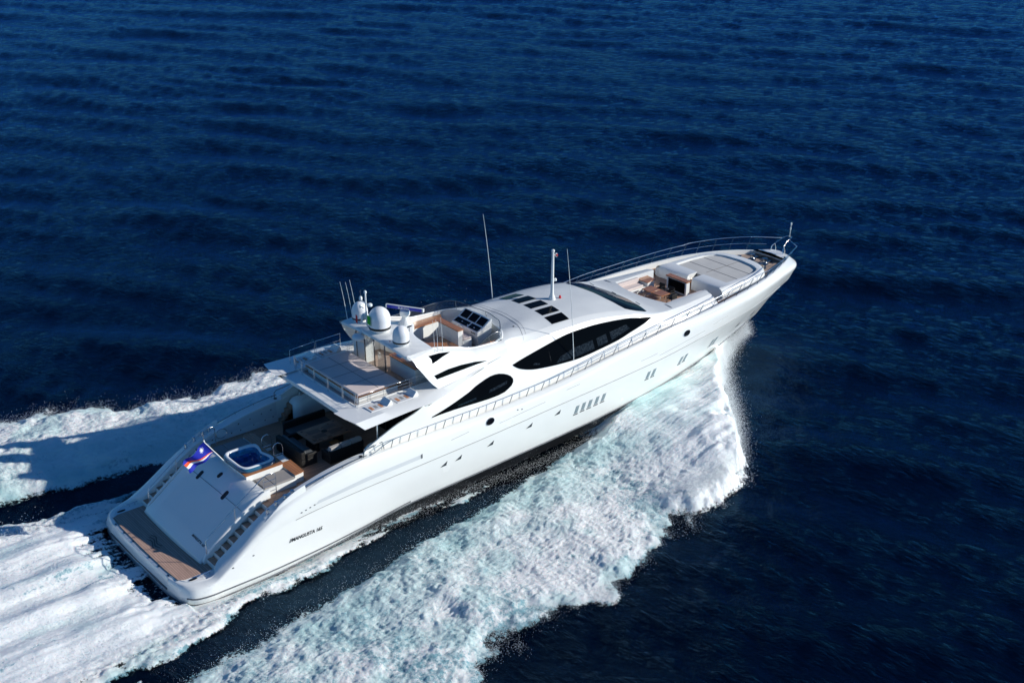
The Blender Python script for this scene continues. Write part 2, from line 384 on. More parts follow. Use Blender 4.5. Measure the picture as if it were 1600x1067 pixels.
# ---- wake
OX = [-60, -30, -10, 1.4, 7, 12, 16.5, 20, 24, 28, 30.3, 32.7, 34.9, 37.3, 39.5, 42.4, 45.0]
OY = [31, 25.5, 21, 19.2, 17.2, 16.0, 15.6, 14.6, 13.7, 13.2, 12.2, 10.3, 8.0, 5.4, 3.5, 1.4, .1]
IX = [-60, -30, -10.6, -5, .9, 7, 12, 16.5, 21.3, 23.7, 26.2, 30, 36, 41, 44.5]
IY = [22, 15.5, 11.2, 10.3, 9.2, 8.2, 7.1, 6.5, 5.5, 5.1, 4.5, 3.4, 1.6, .5, 0]
def foam_fields(X, Y, side):
    S = np.abs(Y); sd = 0 if side < 0 else 40
    o = pchip(OX, OY, X); i = pchip(IX, IY, X)
    n_lo = fbm(X/3.4, Y/3.4, 3, 1+sd)-.5; n_md = fbm(X/1.15, Y/1.15, 4, 9+sd)-.5
    o = o+(n_lo*4.0+n_md*2.0)*np.clip((40-X)/8, .30, 1); i = i+(n_lo*.9+n_md*.9)*np.clip((34-X)/8, 0, 1)
    bow = np.clip((X-22)/10, 0, 1); bow = bow*bow*(3-2*bow)
    do = (o-S); di = (S-i)
    eo = np.clip(do/(1.3-.25*bow), -1, 1); ei = np.clip(di/1.1, -1, 1)
    cov = np.minimum(eo, np.maximum(ei, -1+2*bow))
    cov = np.clip(cov, -1, 1)
    u = np.clip(di/np.maximum(o-i, .3), 0, 1)
    lump = (fbm(X/2.8, Y/2.8, 3, 20+sd)-.5)*.50+(fbm(X/.8, Y/.8, 4, 30+sd)-.5)*.24+(rfbm(X/.34, Y/.34, 3, 33+sd)-.5)*.13+(vn(X/.13, Y/.13, 37)-.5)*.05
    h_aft = .16+.38*np.sin(np.pi*np.clip(u, 0, 1))**.7+lump
    # bow sheet: rises from the chine, smooth lip, thick outer face
    lip = 1.30+1.05*u-1.25*np.clip((u-.72)/.28, 0, 1)**2
    streak = (fbm((X+S*.35)/3.5, (S-X*.0)/.45, 4, 50+sd)-.5)*.30
    h_bow = lip*np.clip((44.6-X)/3.0, .25, 1)+streak*1.2+lump*.30*(1-bow*.6)
    h = h_aft*(1-bow)+h_bow*bow
    h = h*np.clip(cov+.15, 0, 1)**.7*.8+.03-.5*np.clip(-cov-.45, 0, 1)
    aqua = np.clip(1.15-u*1.9, 0, 1)*np.clip(.3+1.6*(fbm(X/1.9, Y/1.9, 3, 61+sd)-.3), 0, .8)
    aqua = np.maximum(aqua, .5*np.clip((fbm(X/2.3, Y/2.3, 4, 71+sd)-.56)*7, 0, 1)*(1-bow*.3))
    return h, aqua, bow, cov

def foam_material():
    m = bpy.data.materials.new('sea_foam'); m.use_nodes = True; t = m.node_tree; N = t.nodes; L = t.links; b = N['Principled BSDF']
    b.inputs['Roughness'].default_value = .75; b.inputs['Specular IOR Level'].default_value = .25
    b.inputs['Subsurface Weight'].default_value = .5; b.inputs['Subsurface Radius'].default_value = (.4, .55, .6); b.inputs['Subsurface Scale'].default_value = .2
    tc = N.new('ShaderNodeTexCoord'); at = N.new('ShaderNodeAttribute'); at.attribute_name = 'aqua'; sm = N.new('ShaderNodeAttribute'); sm.attribute_name = 'smooth'
    dk = N.new('ShaderNodeAttribute'); dk.attribute_name = 'thin'
    n = N.new('ShaderNodeTexNoise'); n.inputs['Scale'].default_value = 1.6; n.inputs['Detail'].default_value = 12; n.inputs['Roughness'].default_value = .80; L.new(tc.outputs['Object'], n.inputs['Vector'])
    # lacy pattern: water showing between foam threads
    v = N.new('ShaderNodeTexVoronoi'); v.inputs['Scale'].default_value = 4.5; v.feature = 'SMOOTH_F1'
    nd = N.new('ShaderNodeTexNoise'); nd.inputs['Scale'].default_value = 1.7; nd.inputs['Detail'].default_value = 5; L.new(tc.outputs['Object'], nd.inputs['Vector'])
    va = N.new('ShaderNodeVectorMath'); va.operation = 'MULTIPLY_ADD'; va.inputs[1].default_value = (1.3, 1.3, 1.3); L.new(nd.outputs[1], va.inputs[0]); L.new(tc.outputs['Object'], va.inputs[2]); L.new(va.outputs[0], v.inputs['Vector'])
    s1 = N.new('ShaderNodeMath'); s1.operation = 'MULTIPLY_ADD'; s1.inputs[1].default_value = 1.1; L.new(dk.outputs['Fac'], s1.inputs[0]); L.new(n.outputs[0], s1.inputs[2])
    s2 = N.new('ShaderNodeMath'); s2.operation = 'MULTIPLY_ADD'; s2.inputs[1].default_value = -.25; L.new(v.outputs['Distance'], s2.inputs[0]); L.new(s1.outputs[0], s2.inputs[2])
    r = N.new('ShaderNodeMapRange'); r.inputs[1].default_value = .44; r.inputs[2].default_value = .59; L.new(s2.outputs[0], r.inputs[0])
    mA = N.new('ShaderNodeMix'); mA.data_type = 'RGBA'; mA.inputs[6].default_value = (.93, .98, .95, 1); mA.inputs[7].default_value = (.42, .70, .70, 1); L.new(at.outputs['Fac'], mA.inputs[0])
    mB = N.new('ShaderNodeMix'); mB.data_type = 'RGBA'; mB.inputs[7].default_value = (.24, .45, .51, 1); L.new(mA.outputs[2], mB.inputs[6]); L.new(r.outputs[0], mB.inputs[0]); L.new(mB.outputs[2], b.inputs['Base Color'])
    cv = N.new('ShaderNodeAttribute'); cv.attribute_name = 'cover'
    nc = N.new('ShaderNodeTexNoise'); nc.inputs['Scale'].default_value = 5.5; nc.inputs['Detail'].default_value = 10; nc.inputs['Roughness'].default_value = .78; L.new(tc.outputs['Object'], nc.inputs['Vector'])
    ca = N.new('ShaderNodeMath'); ca.operation = 'MULTIPLY_ADD'; ca.inputs[1].default_value = 1.9; L.new(nc.outputs[0], ca.inputs[0]); L.new(cv.outputs['Fac'], ca.inputs[2])
    cr = N.new('ShaderNodeMapRange'); cr.inputs[1].default_value = 1.36; cr.inputs[2].default_value = 1.56; L.new(ca.outputs[0], cr.inputs[0]); L.new(cr.outputs[0], b.inputs['Alpha'])
    inv = N.new('ShaderNodeMath'); inv.operation = 'MULTIPLY_ADD'; inv.inputs[1].default_value = -.55; inv.inputs[2].default_value = 1.; L.new(sm.outputs['Fac'], inv.inputs[0])
    nb = N.new('ShaderNodeTexNoise'); nb.inputs['Scale'].default_value = 6.5; nb.inputs['Detail'].default_value = 9; nb.inputs['Roughness'].default_value = .8; L.new(tc.outputs['Object'], nb.inputs['Vector'])
    bp = N.new('ShaderNodeBump'); bp.inputs['Distance'].default_value = .14; L.new(inv.outputs[0], bp.inputs['Strength']); L.new(nb.outputs[0], bp.inputs['Height']); L.new(bp.outputs[0], b.inputs['Normal'])
    return m
M['foam'] = foam_material()

def make_wake(side):
    st = .085; x = np.concatenate([np.arange(-42, -13, .2), np.arange(-13, 45.3, st)])
    v = np.arange(0, 1.0001, 1/330.)
    X, V = np.meshgrid(x, v, indexing='ij')
    lo = np.maximum(pchip(IX, IY, X)-2.2, 0.)*(np.clip((34-X)/8, 0, 1)); hi = pchip(OX, OY, X)+2.6
    S = lo+(hi-lo)*V; Y = S*side
    h, aqua, bow, cov = foam_fields(X, Y, side)
    Z = sea_h(X, Y)*.8+h
    far = np.clip((-X-22)/18, 0, 1); Z -= far*.5
    thin = np.clip(.35-cov, 0, 1)*.28*(1-bow)-.32*bow+(fbm(X/4.5, Y/4.5, 3, 150+(0 if side < 0 else 9))-.5)*.35
    o = fast_mesh('wake_foam', X, Y, Z, quads_of(*X.shape), {'aqua': aqua, 'smooth': bow, 'thin': thin, 'cover': .55+cov*1.0}, M['foam'])
    o['kind'] = 'stuff'; return o
make_wake(-1); make_wake(1)

def make_wash():
    x = np.concatenate([np.arange(-45, -16, .22), np.arange(-16, 27, .09)]); y = np.arange(-8.6, 8.6001, .08)
    X, V = np.meshgrid(x, y, indexing='ij'); Y = V*(1+np.clip(-X, 0, 60)*.018)
    S = np.abs(Y); sg = np.where(Y < 0, 0., 33.)
    hwid = pchip([-45, -10, -3, .4, 3.1, 6.1, 9, 14, 20, 27], [13, 8.2, 7.6, 7.0, 6.3, 5.8, 5.3, 4.75, 4.35, 3.6], X)
    n1 = fbm(X/2.2, Y/.8+sg, 4, 80)-.5; n2 = fbm(X/.55+sg, Y/.35, 4, 90)-.5
    do = hwid+n1*1.7+n2*.5-S
    cov = np.clip(do/.7, -1, 1)
    # astern of the transom the jets leave hollows
    jet = .42*np.exp(-((S-1.35)/.75)**2)*pchip([-45, -20, -7, -2.5, -1.0, .2, 3], [.0, .25, .8, 1.0, .45, 0, 0], X)
    jet = jet+.35*np.exp(-((S-4.0)/.9)**2)*pchip([-45, -20, -6, -2.0, -.6, .6, 3], [.0, .2, .7, .9, .5, 0, 0], X)
    hollow = pchip([-60, -4.5, -2.2, -.7, .4, 27], [0, 0, .15, .42, .8, .9], X+(fbm(X/.9, Y/.4, 4, 130)-.5)*3.5)*np.clip((5.0-S)/.9, 0, 1)*np.clip(1.15-jet*1.3, 0, 1)
    str_ = (fbm(X/7., Y/.8, 5, 100, .55)-.5)*.24+(fbm(X/2.6, Y/.26, 3, 104)-.5)*.06
    fine = (rfbm(X/.34, Y/.2, 3, 110)-.5)*.15+(vn(X/.12, Y/.1, 37)-.5)*.05
    edge = np.clip((S-hwid+2.2)/1.4, 0, 1)
    h = .22+jet+str_+fine*(.18+1.1*edge)+.22*np.clip((X-6)/8, 0, 1)
    # dark line between the hull's own spray and the wash
    dark = np.exp(-((S-(hwid-1.15)+n1*.5)/.16)**2)*np.clip((9-X)/3, 0, 1)*.42
    h = h*np.clip(cov+.15, 0, 1)**.7*np.clip(1.1-hollow, 0, 1)+.03-.5*np.clip(-cov-.45, 0, 1)-.1*dark
    h = h*np.where(X > .6, np.clip((S-4.75)/1.0, .12, 1), 1)
    Z = sea_h(X, Y)*.5+h; Z -= np.clip((-X-25)/18, 0, 1)*.5
    ins = (S < 4.1) & (X > 1.2); Z = np.where(ins, -.7, Z)
    aq = np.clip((fbm(X/3, Y/1.4, 3, 120)-.55)*2, 0, .5); sm = np.clip(1-edge*1.1, 0, 1)*np.clip((2-X)/3, 0, 1)*.9
    thin = np.clip(.4-cov, 0, 1)*.30-.12*sm+(fbm(X/7., Y/.35, 4, 140)-.50)*.6
    o = fast_mesh('stern_wash', X, Y, Z, quads_of(*X.shape), {'aqua': aq, 'smooth': sm, 'thin': thin, 'cover': np.clip(.55+cov, 0, 1.2)-hollow*1.15-dark*1.4}, M['foam']); o['kind'] = 'stuff'
make_wash()

def make_droplets():
    r = np.random.RandomState(5); P = []; R = []
    def put(x, s, z, sz, side): P.append(np.stack([x, s*side, z], 1)); R.append(sz)
    for side in (-1, 1):
        n = 420000 if side < 0 else 90000      # outer ragged edge, thinning outwards
        x = r.uniform(-14, 44, n); o = pchip(OX, OY, x); s = o+r.randn(n)*1.5; s = np.abs(s)
        h_, a_, bw, cv = foam_fields(x, s*side, side)
        keep = (cv < .5) & (r.rand(n) < np.exp(-np.clip(-cv+.1, 0, 2)*5.0)) & (cv > -.98) & (s > pchip(IX, IY, x)+1); x, s, bw = x[keep], s[keep], bw[keep]; n = len(x)
        z = r.exponential(.12, n)*(1+3.0*bw)+.08
        put(x, s, z, r.uniform(.003, .0085, n)*(1+.35*bw), side)
        n = 60000 if side < 0 else 4000      # spray thrown up along the curling lip near the bow
        x = r.uniform(25, 44, n); o = pchip(OX, OY, x); s = np.maximum(o-.2+r.randn(n)*.45*(.4+r.rand(n)), .1); z = 1.0*np.clip((46-x)/6, .3, 1)+r.exponential(.35, n); put(x, s, z, r.uniform(.003, .009, n), side)
        n = 24000 if side < 0 else 3000      # above the foam body
        x = r.uniform(-12, 43, n); o = pchip(OX, OY, x); i = pchip(IX, IY, x); u = r.rand(n); s = i+(o-i)*u
        bw = np.clip((x-22)/10, 0, 1); z = .5+r.exponential(.16, n)+bw*1.0
        put(x, s, z, r.uniform(.004, .010, n), side)
        n = 4500 if side < 0 else 600      # fine drops streaking over the dark trough beside the hull
        x = r.uniform(-3, 31, n); i = pchip(IX, IY, x); a = 4.75+np.clip((10-x)/10, 0, 1)*1.6; s = a+(np.maximum(i, a+.4)-a+.5)*r.rand(n)**1.15
        put(x, s, .05+r.exponential(.1, n), r.uniform(.002, .005, n), side)
        n = 9000 if side < 0 else 1500       # band hugging the hull
        x = r.uniform(1, 27, n); s = 4.6+np.abs(r.randn(n))*.4; put(x, s, .2+r.exponential(.2, n), r.uniform(.003, .008, n), side)
        n = 16000 if side < 0 else 3000       # bow tip
        x = 45.3-r.exponential(1.6, n); s = np.abs(r.randn(n))*.35+pchip(OX, OY, x)*.95; put(x, s, .3+np.abs(r.randn(n))*.55, r.uniform(.004, .010, n), side)
    n = 7000; x = -r.exponential(3.5, n)-2.2; y = r.uniform(-6.5, 6.5, n); put(x, y, .35+r.exponential(.3, n), r.uniform(.004, .014, n), 1)
    P = np.concatenate(P); R = np.concatenate(R); n = len(P)
    P[:, 2] += sea_h(P[:, 0], P[:, 1])*.5
    T = np.array([(1, 1, 1), (1, -1, -1), (-1, 1, -1), (-1, -1, 1)], float)/1.2
    q = r.randn(n, 4); q /= np.linalg.norm(q, axis=1)[:, None]; a, b, c, d = q.T
    Rm = np.stack([1-2*(c*c+d*d), 2*(b*c-a*d), 2*(b*d+a*c), 2*(b*c+a*d), 1-2*(b*b+d*d), 2*(c*d-a*b), 2*(b*d-a*c), 2*(c*d+a*b), 1-2*(b*b+c*c)], 1).reshape(n, 3, 3)
    V = np.einsum('nij,kj->nki', Rm, T)*R[:, None, None]; V[:, :, 0] *= 1.8
    V += P[:, None, :]
    me = bpy.data.meshes.new('spray_droplets'); me.vertices.add(n*4); me.vertices.foreach_set('co', V.astype(np.float32).ravel())
    F = (np.arange(n)[:, None, None]*4+np.array([(0, 1, 2), (0, 2, 3), (0, 3, 1), (1, 3, 2)])[None]).reshape(-1, 3)
    me.loops.add(F.size); me.polygons.add(len(F)); me.loops.foreach_set('vertex_index', F.astype(np.int32).ravel())
    me.polygons.foreach_set('loop_start', np.arange(0, F.size, 3, dtype=np.int32)); me.update(calc_edges=True)
    me.materials.append(mat('spray_white', (.86, .89, .9), .5)); o = bpy.data.objects.new('spray_droplets', me); COL.objects.link(o); o['kind'] = 'stuff'
make_droplets()
# ================================================================== YACHT
Y = thing('yacht', 'long white motor yacht with black windows racing over dark blue sea', 'yacht')

def tser(n, dense=2.2):
    t = np.linspace(0, 1, n); return 1-(1-t)**1.0*(1-.0*t)
NT = 170
_t = np.linspace(0, 1, NT); TS = np.where(_t < .1, _t/.1*.055, .055+(_t-.1)/.9*.945); TS = 1-(1-TS)**1.12*1.0
TS[0] = 0; TS[-1] = 1
keel = [(.6, 0, -1.1), (10, 0, -1.1), (20, 0, -1.0), (30, 0, -.8), (38, 0, -.5), (42, 0, -.2), (44.4, 0, .15)]
chine = [(.45, 3.3, -.35), (.9, 4.2, -.35), (2, 4.45, -.35), (8, 4.4, -.3), (14, 4.25, 0), (20, 4.15, .2), (27, 3.95, .4), (33, 3.35, .7), (38, 2.35, .85), (42, 1.05, .85), (45.2, 0, .75)]
boot = [(.3, 3.1, .02), (.5, 4.1, .02), (1.0, 4.7, .02), (1.9, 4.88, .03), (4, 4.88, .06), (7.5, 4.75, .2), (13.5, 4.42, .68), (19, 4.35, .85), (26, 4.22, 1.05), (32, 3.8, 1.25), (37, 2.95, 1.4), (41, 1.85, 1.45), (44, .8, 1.4), (46.4, 0, 1.3)]
rub = [(.27, 3.1, .42), (.46, 4.15, .42), (.95, 4.78, .42), (1.9, 4.97, .43), (4, 4.97, .42), (7.5, 4.86, .47), (10, 4.74, .60), (13.5, 4.50, .84), (19, 4.42, 1.08), (26, 4.30, 1.35), (32, 4.05, 1.8), (37, 3.3, 2.0), (41, 2.35, 2.05), (44.5, 1.15, 2.0), (47.3, 0, 1.9)]
midc = [(.30, 3.1, .62), (.5, 4.12, .62), (1.0, 4.74, .62), (1.9, 4.92, .66), (3.0, 4.92, .95), (5, 4.86, 1.5), (8, 4.8, 1.75), (14, 4.66, 2.0), (20, 4.6, 2.2), (26, 4.55, 2.45), (32, 4.33, 2.7), (37, 3.75, 2.9), (41, 2.95, 3.0), (45, 1.65, 2.95), (48.6, 0, 2.75)]
knuc = [(.34, 3.1, .80), (.55, 4.05, .80), (1.05, 4.66, .81), (1.9, 4.84, .92), (2.6, 4.82, 1.25), (3.6, 4.78, 1.75), (5, 4.76, 2.3), (7, 4.74, 2.62), (10, 4.73, 2.8), (14, 4.73, 2.92), (18, 4.73, 3.05), (24.3, 4.72, 3.35), (31.5, 4.62, 3.68), (36, 4.36, 3.98), (41, 3.6, 4.15), (44, 2.75, 4.1), (47, 1.6, 3.9), (48.8, .8, 3.75), (49.7, 0, 3.65)]
shoul = [(.40, 3.05, .92), (.62, 3.9, .92), (1.15, 4.45, .93), (1.9, 4.66, 1.0), (2.5, 4.66, 1.3), (3.3, 4.67, 1.8), (4.6, 4.68, 2.62), (6, 4.68, 3.28), (8, 4.68, 3.72), (10.8, 4.68, 4.02), (18, 4.68, 4.05), (25, 4.68, 4.35), (31, 4.62, 4.92), (36, 4.47, 5.18), (40, 4.1, 5.3), (43, 3.5, 5.32), (46, 2.55, 5.22), (48.1, 1.72, 5.03), (49.1, 1.02, 4.82), (49.6, .5, 4.66), (49.8, 0, 4.55)]
shtop = [(.50, 2.95, .96), (.75, 3.75, .96), (1.3, 4.25, .97), (1.9, 4.45, 1.03), (2.4, 4.48, 1.3), (3.3, 4.5, 1.86), (4.6, 4.5, 2.74), (5.9, 4.5, 3.42), (7.3, 4.5, 3.80), (8.9, 4.5, 4.14), (10.8, 4.5, 4.33), (14, 4.47, 4.33), (18, 4.45, 4.30), (22.6, 4.45, 4.42), (25, 4.45, 4.62), (28, 4.45, 4.95), (31.4, 4.42, 5.25), (33.5, 4.36, 5.42), (36, 4.21, 5.5), (38, 4.04, 5.57), (40, 3.8, 5.63), (42, 3.45, 5.67), (44, 2.9, 5.66), (46, 2.12, 5.58), (47.4, 1.45, 5.45), (48.4, .9, 5.30), (49.0, .4, 5.2), (49.2, 0, 5.15)]
sh = np.array(shtop)
def sheer(x): return float(pchip(sh[:, 0], sh[:, 1], x)), float(pchip(sh[:, 0], sh[:, 2], x))
def deckz(x): return float(pchip([.3, 2.2, 2.6, 3.6, 6.1, 6.4, 11, 12.5, 20, 24, 30, 36, 40, 50], [.93, .94, 1.0, 1.6, 3.08, 3.1, 3.1, 4.1, 4.12, 4.35, 4.95, 5.22, 5.25, 5.25], x))
def inw(x): return float(pchip([.3, 2.0, 2.6, 6, 11, 12.2, 30, 40, 50], [.05, .05, .62, .62, .62, .22, .2, .22, .2], x))
top_in = []; bot_in = []
for x, w_, z in shtop:
    i = min(inw(x), w_*.6); top_in.append((min(x, 48.45), w_-i, z)); bot_in.append((min(x, 48.42), max(w_-i-.03, 0), min(z-.015, deckz(x))))
ctr = [(x, 0., z) for x, w_, z in bot_in]
rows = [curve(c, TS) for c in (keel, chine)]
H = MB()
C_ = {k: curve(c, TS) for k, c in dict(keel=keel, chine=chine, boot=boot, rub=rub, mid=midc, knuc=knuc, shoul=shoul, shtop=shtop).items()}
ti = curve(shtop, TS); tix = ti[:, 0]
def inner(zdrop):
    out = []
    for p in ti:
        x = min(p[0], 48.5); w_ = -p[1]; i = min(inw(p[0]), w_*.75); z = p[2] if not zdrop else min(p[2]-.02, deckz(p[0]))
        out.append((x, -(w_-i-(.03 if zdrop else 0)), z))
    return np.array(out)
I0 = inner(False); I1 = inner(True)
H.grid(linref([C_['keel'], C_['chine']], 3), 1)
H.grid(linref([C_['chine'], C_['boot']], 2), 1)
def blend(a, b, t): return a*(1-t)+b*t
H.grid([C_['boot'], C_['rub']], 0)
side = catmull([C_['rub'], C_['mid'], C_['knuc']], 5)
H.grid(side, 0)
bulge = blend(C_['knuc'], C_['shoul'], .5); bulge[:, 1] -= .035
sho = catmull([C_['knuc'], bulge, C_['shoul'], C_['shtop']], 6)
H.grid(sho, 0)
lipm = blend(C_['shtop'], I0, .5); lipm[:, 2] += .025
H.grid([C_['shtop'], lipm, I0], 0)
H.grid([I0, I1], 0)
H.mirror()
# transom
sec = [C_[k][0] for k in ('chine', 'boot', 'rub', 'mid', 'knuc', 'shoul', 'shtop')]
H.grid([[tuple(p) for p in sec], [(p[0]-.06, 0, p[2]) for p in sec], [(p[0], -p[1], p[2]) for p in sec]], 0)
hull = H.build('hull', ['white', 'black'], Y, smooth=40, fixn=True)
HT = bvh(hull)

def sweep(name, c3, r, m, parent=Y, both=True, yoff=0.):
    mb = MB(); pts = [(p[0], p[1]-yoff, p[2]) for p in c3]; mb.tube(pts, r, 6)
    if both: return pair(mb.mirror(), name, m, parent, smooth=60)
    return mb.build(name, m, parent, smooth=60)
sweep('boot_stripe', [p for p in C_['boot'] if p[0] < 45], .06, 'line')
sweep('rubbing_strake', [(p[0], p[1], p[2]+.0) for p in C_['rub'] if p[0] < 13.6][2:], .04, 'line')
MB().tube([(.24, y, .42) for y in np.linspace(-3.1, 3.1, 12)], .05, 8).build('stern_fender_strip', 'line', Y)
sweep('knuckle_line', [p for p in C_['knuc'] if 6.2 < p[0] < 46.5], .017, 'seam', yoff=.01)

# ---- swim platform
pl = [(p[0], -p[1]) for p in C_['shtop'] if p[0] < 2.45]; pl = [(.48, 0)]+[(x, y-.02) for x, y in pl]+[(2.5, 0)]
pp = [(x, y) for x, y in pl]+[(x, -y) for x, y in pl[::-1][1:-1]]
MB().prism(pp, .7, .955).build('platform_deck', 'white', Y, bevel=.02)
tk = [(.62, -3.55), (.55, -2.4), (.52, 0), (.55, 2.4), (.62, 3.55), (.95, 3.72), (2.42, 3.72), (2.42, -3.72), (.95, -3.72)]
MB().prism(tk, .93, .972).build('platform_teak', 'teakx', Y)
MB().tube([(x, y, .975) for x, y in [(.64, -3.58), (.555, -2.4), (.53, 0), (.555, 2.4), (.64, 3.58)]], .022, 6).build('platform_trim', 'line', Y)
# emblem: three wavy bars inlaid in the platform teak with a ring line round them
em = MB()
for k in range(3):
    q = []
    for i in range(17):
        t = i/16; q.append((1.0+.16*k+.10*math.sin(t*6.3)+.05, .62-1.25*t+.12*k))
    a = q; bq = [(x+.075, y) for x, y in q]; n = len(a)
    em.add([(x, y, .9755) for x, y in a+bq], [(i, i+1, n+i+1, n+i) for i in range(n-1)])
em.build('platform_emblem', 'emblem', Y, smooth=0)
for s in (-1, 1):
    c = MB().tube([(1.75, s*4.05, .99), (1.75, s*4.05, 1.13)], .03).tube([(2.05, s*4.05, .99), (2.05, s*4.05, 1.13)], .03).tube([(1.6, s*4.05, 1.13), (2.2, s*4.05, 1.13)], .032)
    c.build('cleat', 'steel', Y, smooth=60)
    MB().prism([(1.25+.22*math.cos(a), s*3.93+.07*math.sin(a)) for a in np.linspace(0, 6.28, 15)[:-1]], .95, .985).build('fairlead', 'navyhole', Y)
for y in (-2.9, -1.9, -.9, .9, 1.9, 2.9):
    MB().box((.44, y-.07, .955), (.52, y+.07, .985)).build('platform_hinge', 'chrome', Y)

# ---- transom block: garage door between two stairs
prof = [(2.10, .95), (2.08, 1.08), (2.16, 1.2), (2.9, 1.74), (3.7, 2.33), (4.5, 2.92), (5.1, 3.34), (5.42, 3.53), (5.62, 3.60), (5.85, 3.60), (5.95, 3.5), (5.96, 3.08)]
def zx(x): a = np.array(prof[2:9]); return float(np.interp(x, a[:, 0], a[:, 1]))
G = MB(); ys = [-3.02, -2.98, -2.85, -2.0, -1, 0, 1, 2.0, 2.85, 2.98, 3.02]; dz = [-.14, -.05, 0, .03, .05, .055, .05, .03, 0, -.05, -.14]
G.grid([[(x-(.10 if z < 3.5 else .04)*(1-(y/3)**2), y, z+(d if z > 1.1 else 0)) for (x, z) in prof] for y, d in zip(ys, dz)])
for s in (0, -1):
    y = ys[s]; n = len(prof)
    G.add([(x-(.10 if z < 3.5 else .04)*(1-(y/3)**2), y, z+(dz[s] if z > 1.1 else 0)) for x, z in prof]+[(5.96, y, .9), (2.1, y, .9)], [tuple(range(n+2))])
gar = G.build('garage_door', 'white', Y, smooth=40, fixn=True)
GT = bvh(gar)
# seam across the door, opening outlines
pts = [(4.55-.06*(1-(y/3)**2), y) for y in np.linspace(-2.9, 2.9, 30)]
pp3 = []
for x, y in pts:
    h, n_, _, _ = GT.ray_cast(Vector((x, y, 9)), Vector((0, 0, -1))); pp3.append(tuple(h+n_*.004))
MB().tube(pp3, .012, 6).build('garage_seam', 'line', Y)
def rr2(cx, cy, hx, hy, r=.06, n=4):
    o = []
    for sx, sy, a0 in ((1, 1, 0), (-1, 1, 90), (-1, -1, 180), (1, -1, 270)):
        for k in range(n+1):
            a = math.radians(a0+90*k/n); o.append((cx+sx*(hx-r)+r*math.cos(a), cy+sy*(hy-r)+r*math.sin(a)))
    return o
for cy in (-1.25, 1.35): decal('stern_light', rr2(4.55, cy, .21, .12, .09), GT, 'z', 1, 'navyhole', Y, off=.02, step=.1)
decal('stern_camera_port', rr2(5.05, .1, .15, .12, .1), GT, 'z', 1, 'navyhole', Y, off=.02, step=.08)
def lettering(name, txt, size, place, m, parent, shear=0.):
    me = text_mesh(txt, size, shear); bm = bmesh.new(); bm.from_mesh(me)
    bmesh.ops.triangulate(bm, faces=bm.faces[:]); bmesh.ops.subdivide_edges(bm, edges=[e for e in bm.edges if e.calc_length() > size*.5], cuts=1, use_grid_fill=False)
    for v in bm.verts: v.co = place(v.co.x, v.co.y)
    bm.to_mesh(me); bm.free(); me.materials.clear(); me.materials.append(M[m]); me.name = name
    o = bpy.data.objects.new(name, me); COL.objects.link(o); o.parent = parent; return o
def on_hull(x0, z0, dx):
    def f(u, v):
        h, n_, _, _ = HT.ray_cast(Vector((x0+u*dx, -30, z0+v)), Vector((0, 1, 0)))
        if h is None: return Vector((x0+u*dx, -4.8, z0+v))
        return h+Vector((0, -.012, 0))
    return f
lettering('hull_lettering', '//MANGUSTA 165', .25, on_hull(5.95, 1.52, .98), 'letter', Y, .3)
def on_door(u, v):
    x = 2.55+v*.85; y = -1.35-u; h, n_, _, _ = GT.ray_cast(Vector((x, y, 9)), Vector((0, 0, -1))); return h+n_*.01
lettering('door_lettering', 'MANGUSTA 165', .17, on_door, 'letter', Y, .3)

# stairs either side
for s in (-1, 1):
    nst = 9; x0, z0, dx, dzs = 2.38, .955, .395, .236
    st = MB(); 
    for k in range(nst):
        xa = x0+k*dx; za = z0+(k+1)*dzs
        st.box((xa, -3.90, z0-.1), (x0+nst*dx+.2, -3.03, za)) if k == 0 else st.box((xa, -3.90, za-dzs+.002), (x0+nst*dx+.2, -3.03, za))
    if s > 0: st.v = [(x, -y, z) for x, y, z in st.v]; st.f = [f[::-1] for f in st.f]
    st.build('stairs', 'white', Y, bevel=.012)
    for k in range(nst):
        xa = x0+k*dx; za = z0+(k+1)*dzs; y0, y1 = (-3.84, -3.08) if s < 0 else (3.08, 3.84)
        MB().box((xa+.035, y0, za-.01), (xa+dx-.01, y1, za+.014)).build('stair_tread', 'teak', Y)
    # inner kerb
    kb = MB(); rows = []
    for x, z in [(2.2, 1.0), (2.35, 1.28), (2.9, 1.72), (3.7, 2.30), (4.5, 2.86), (5.2, 3.30), (5.8, 3.56), (6.05, 3.56)]:
        rows.append([(x, s*3.14, z-.35), (x, s*3.14, z+.04), (x, s*3.09, z+.09), (x, s*3.02, z+.10), (x, s*2.96, z+.06), (x, s*2.96, z-.3)])
    kb.grid(rows); kb.build('stair_kerb', 'white', Y, smooth=50, fixn=True)
    # stair handrail
    hr = MB(); path = [(2.45, s*3.08, 1.40), (2.45, s*3.08, 2.12), (2.62, s*3.08, 2.30), (4.2, s*3.08, 3.42), (5.7, s*3.08, 4.42), (5.95, s*3.08, 4.52), (6.3, s*3.08, 4.50), (6.42, s*3.08, 4.35), (6.42, s*3.08, 3.2)]
    hr.tube(path, .022); hr.tube([(4.1, s*3.08, 2.6), (4.1, s*3.08, 3.35)], .02); hr.tube([(5.75, s*3.08, 3.6), (5.75, s*3.08, 4.44)], .02)
    for z in (3.55, 3.85, 4.15): hr.tube([(5.75, s*3.08, z), (6.42, s*3.08, z)], .014)
    hr.build('stair_handrail', 'steel', Y, smooth=60)

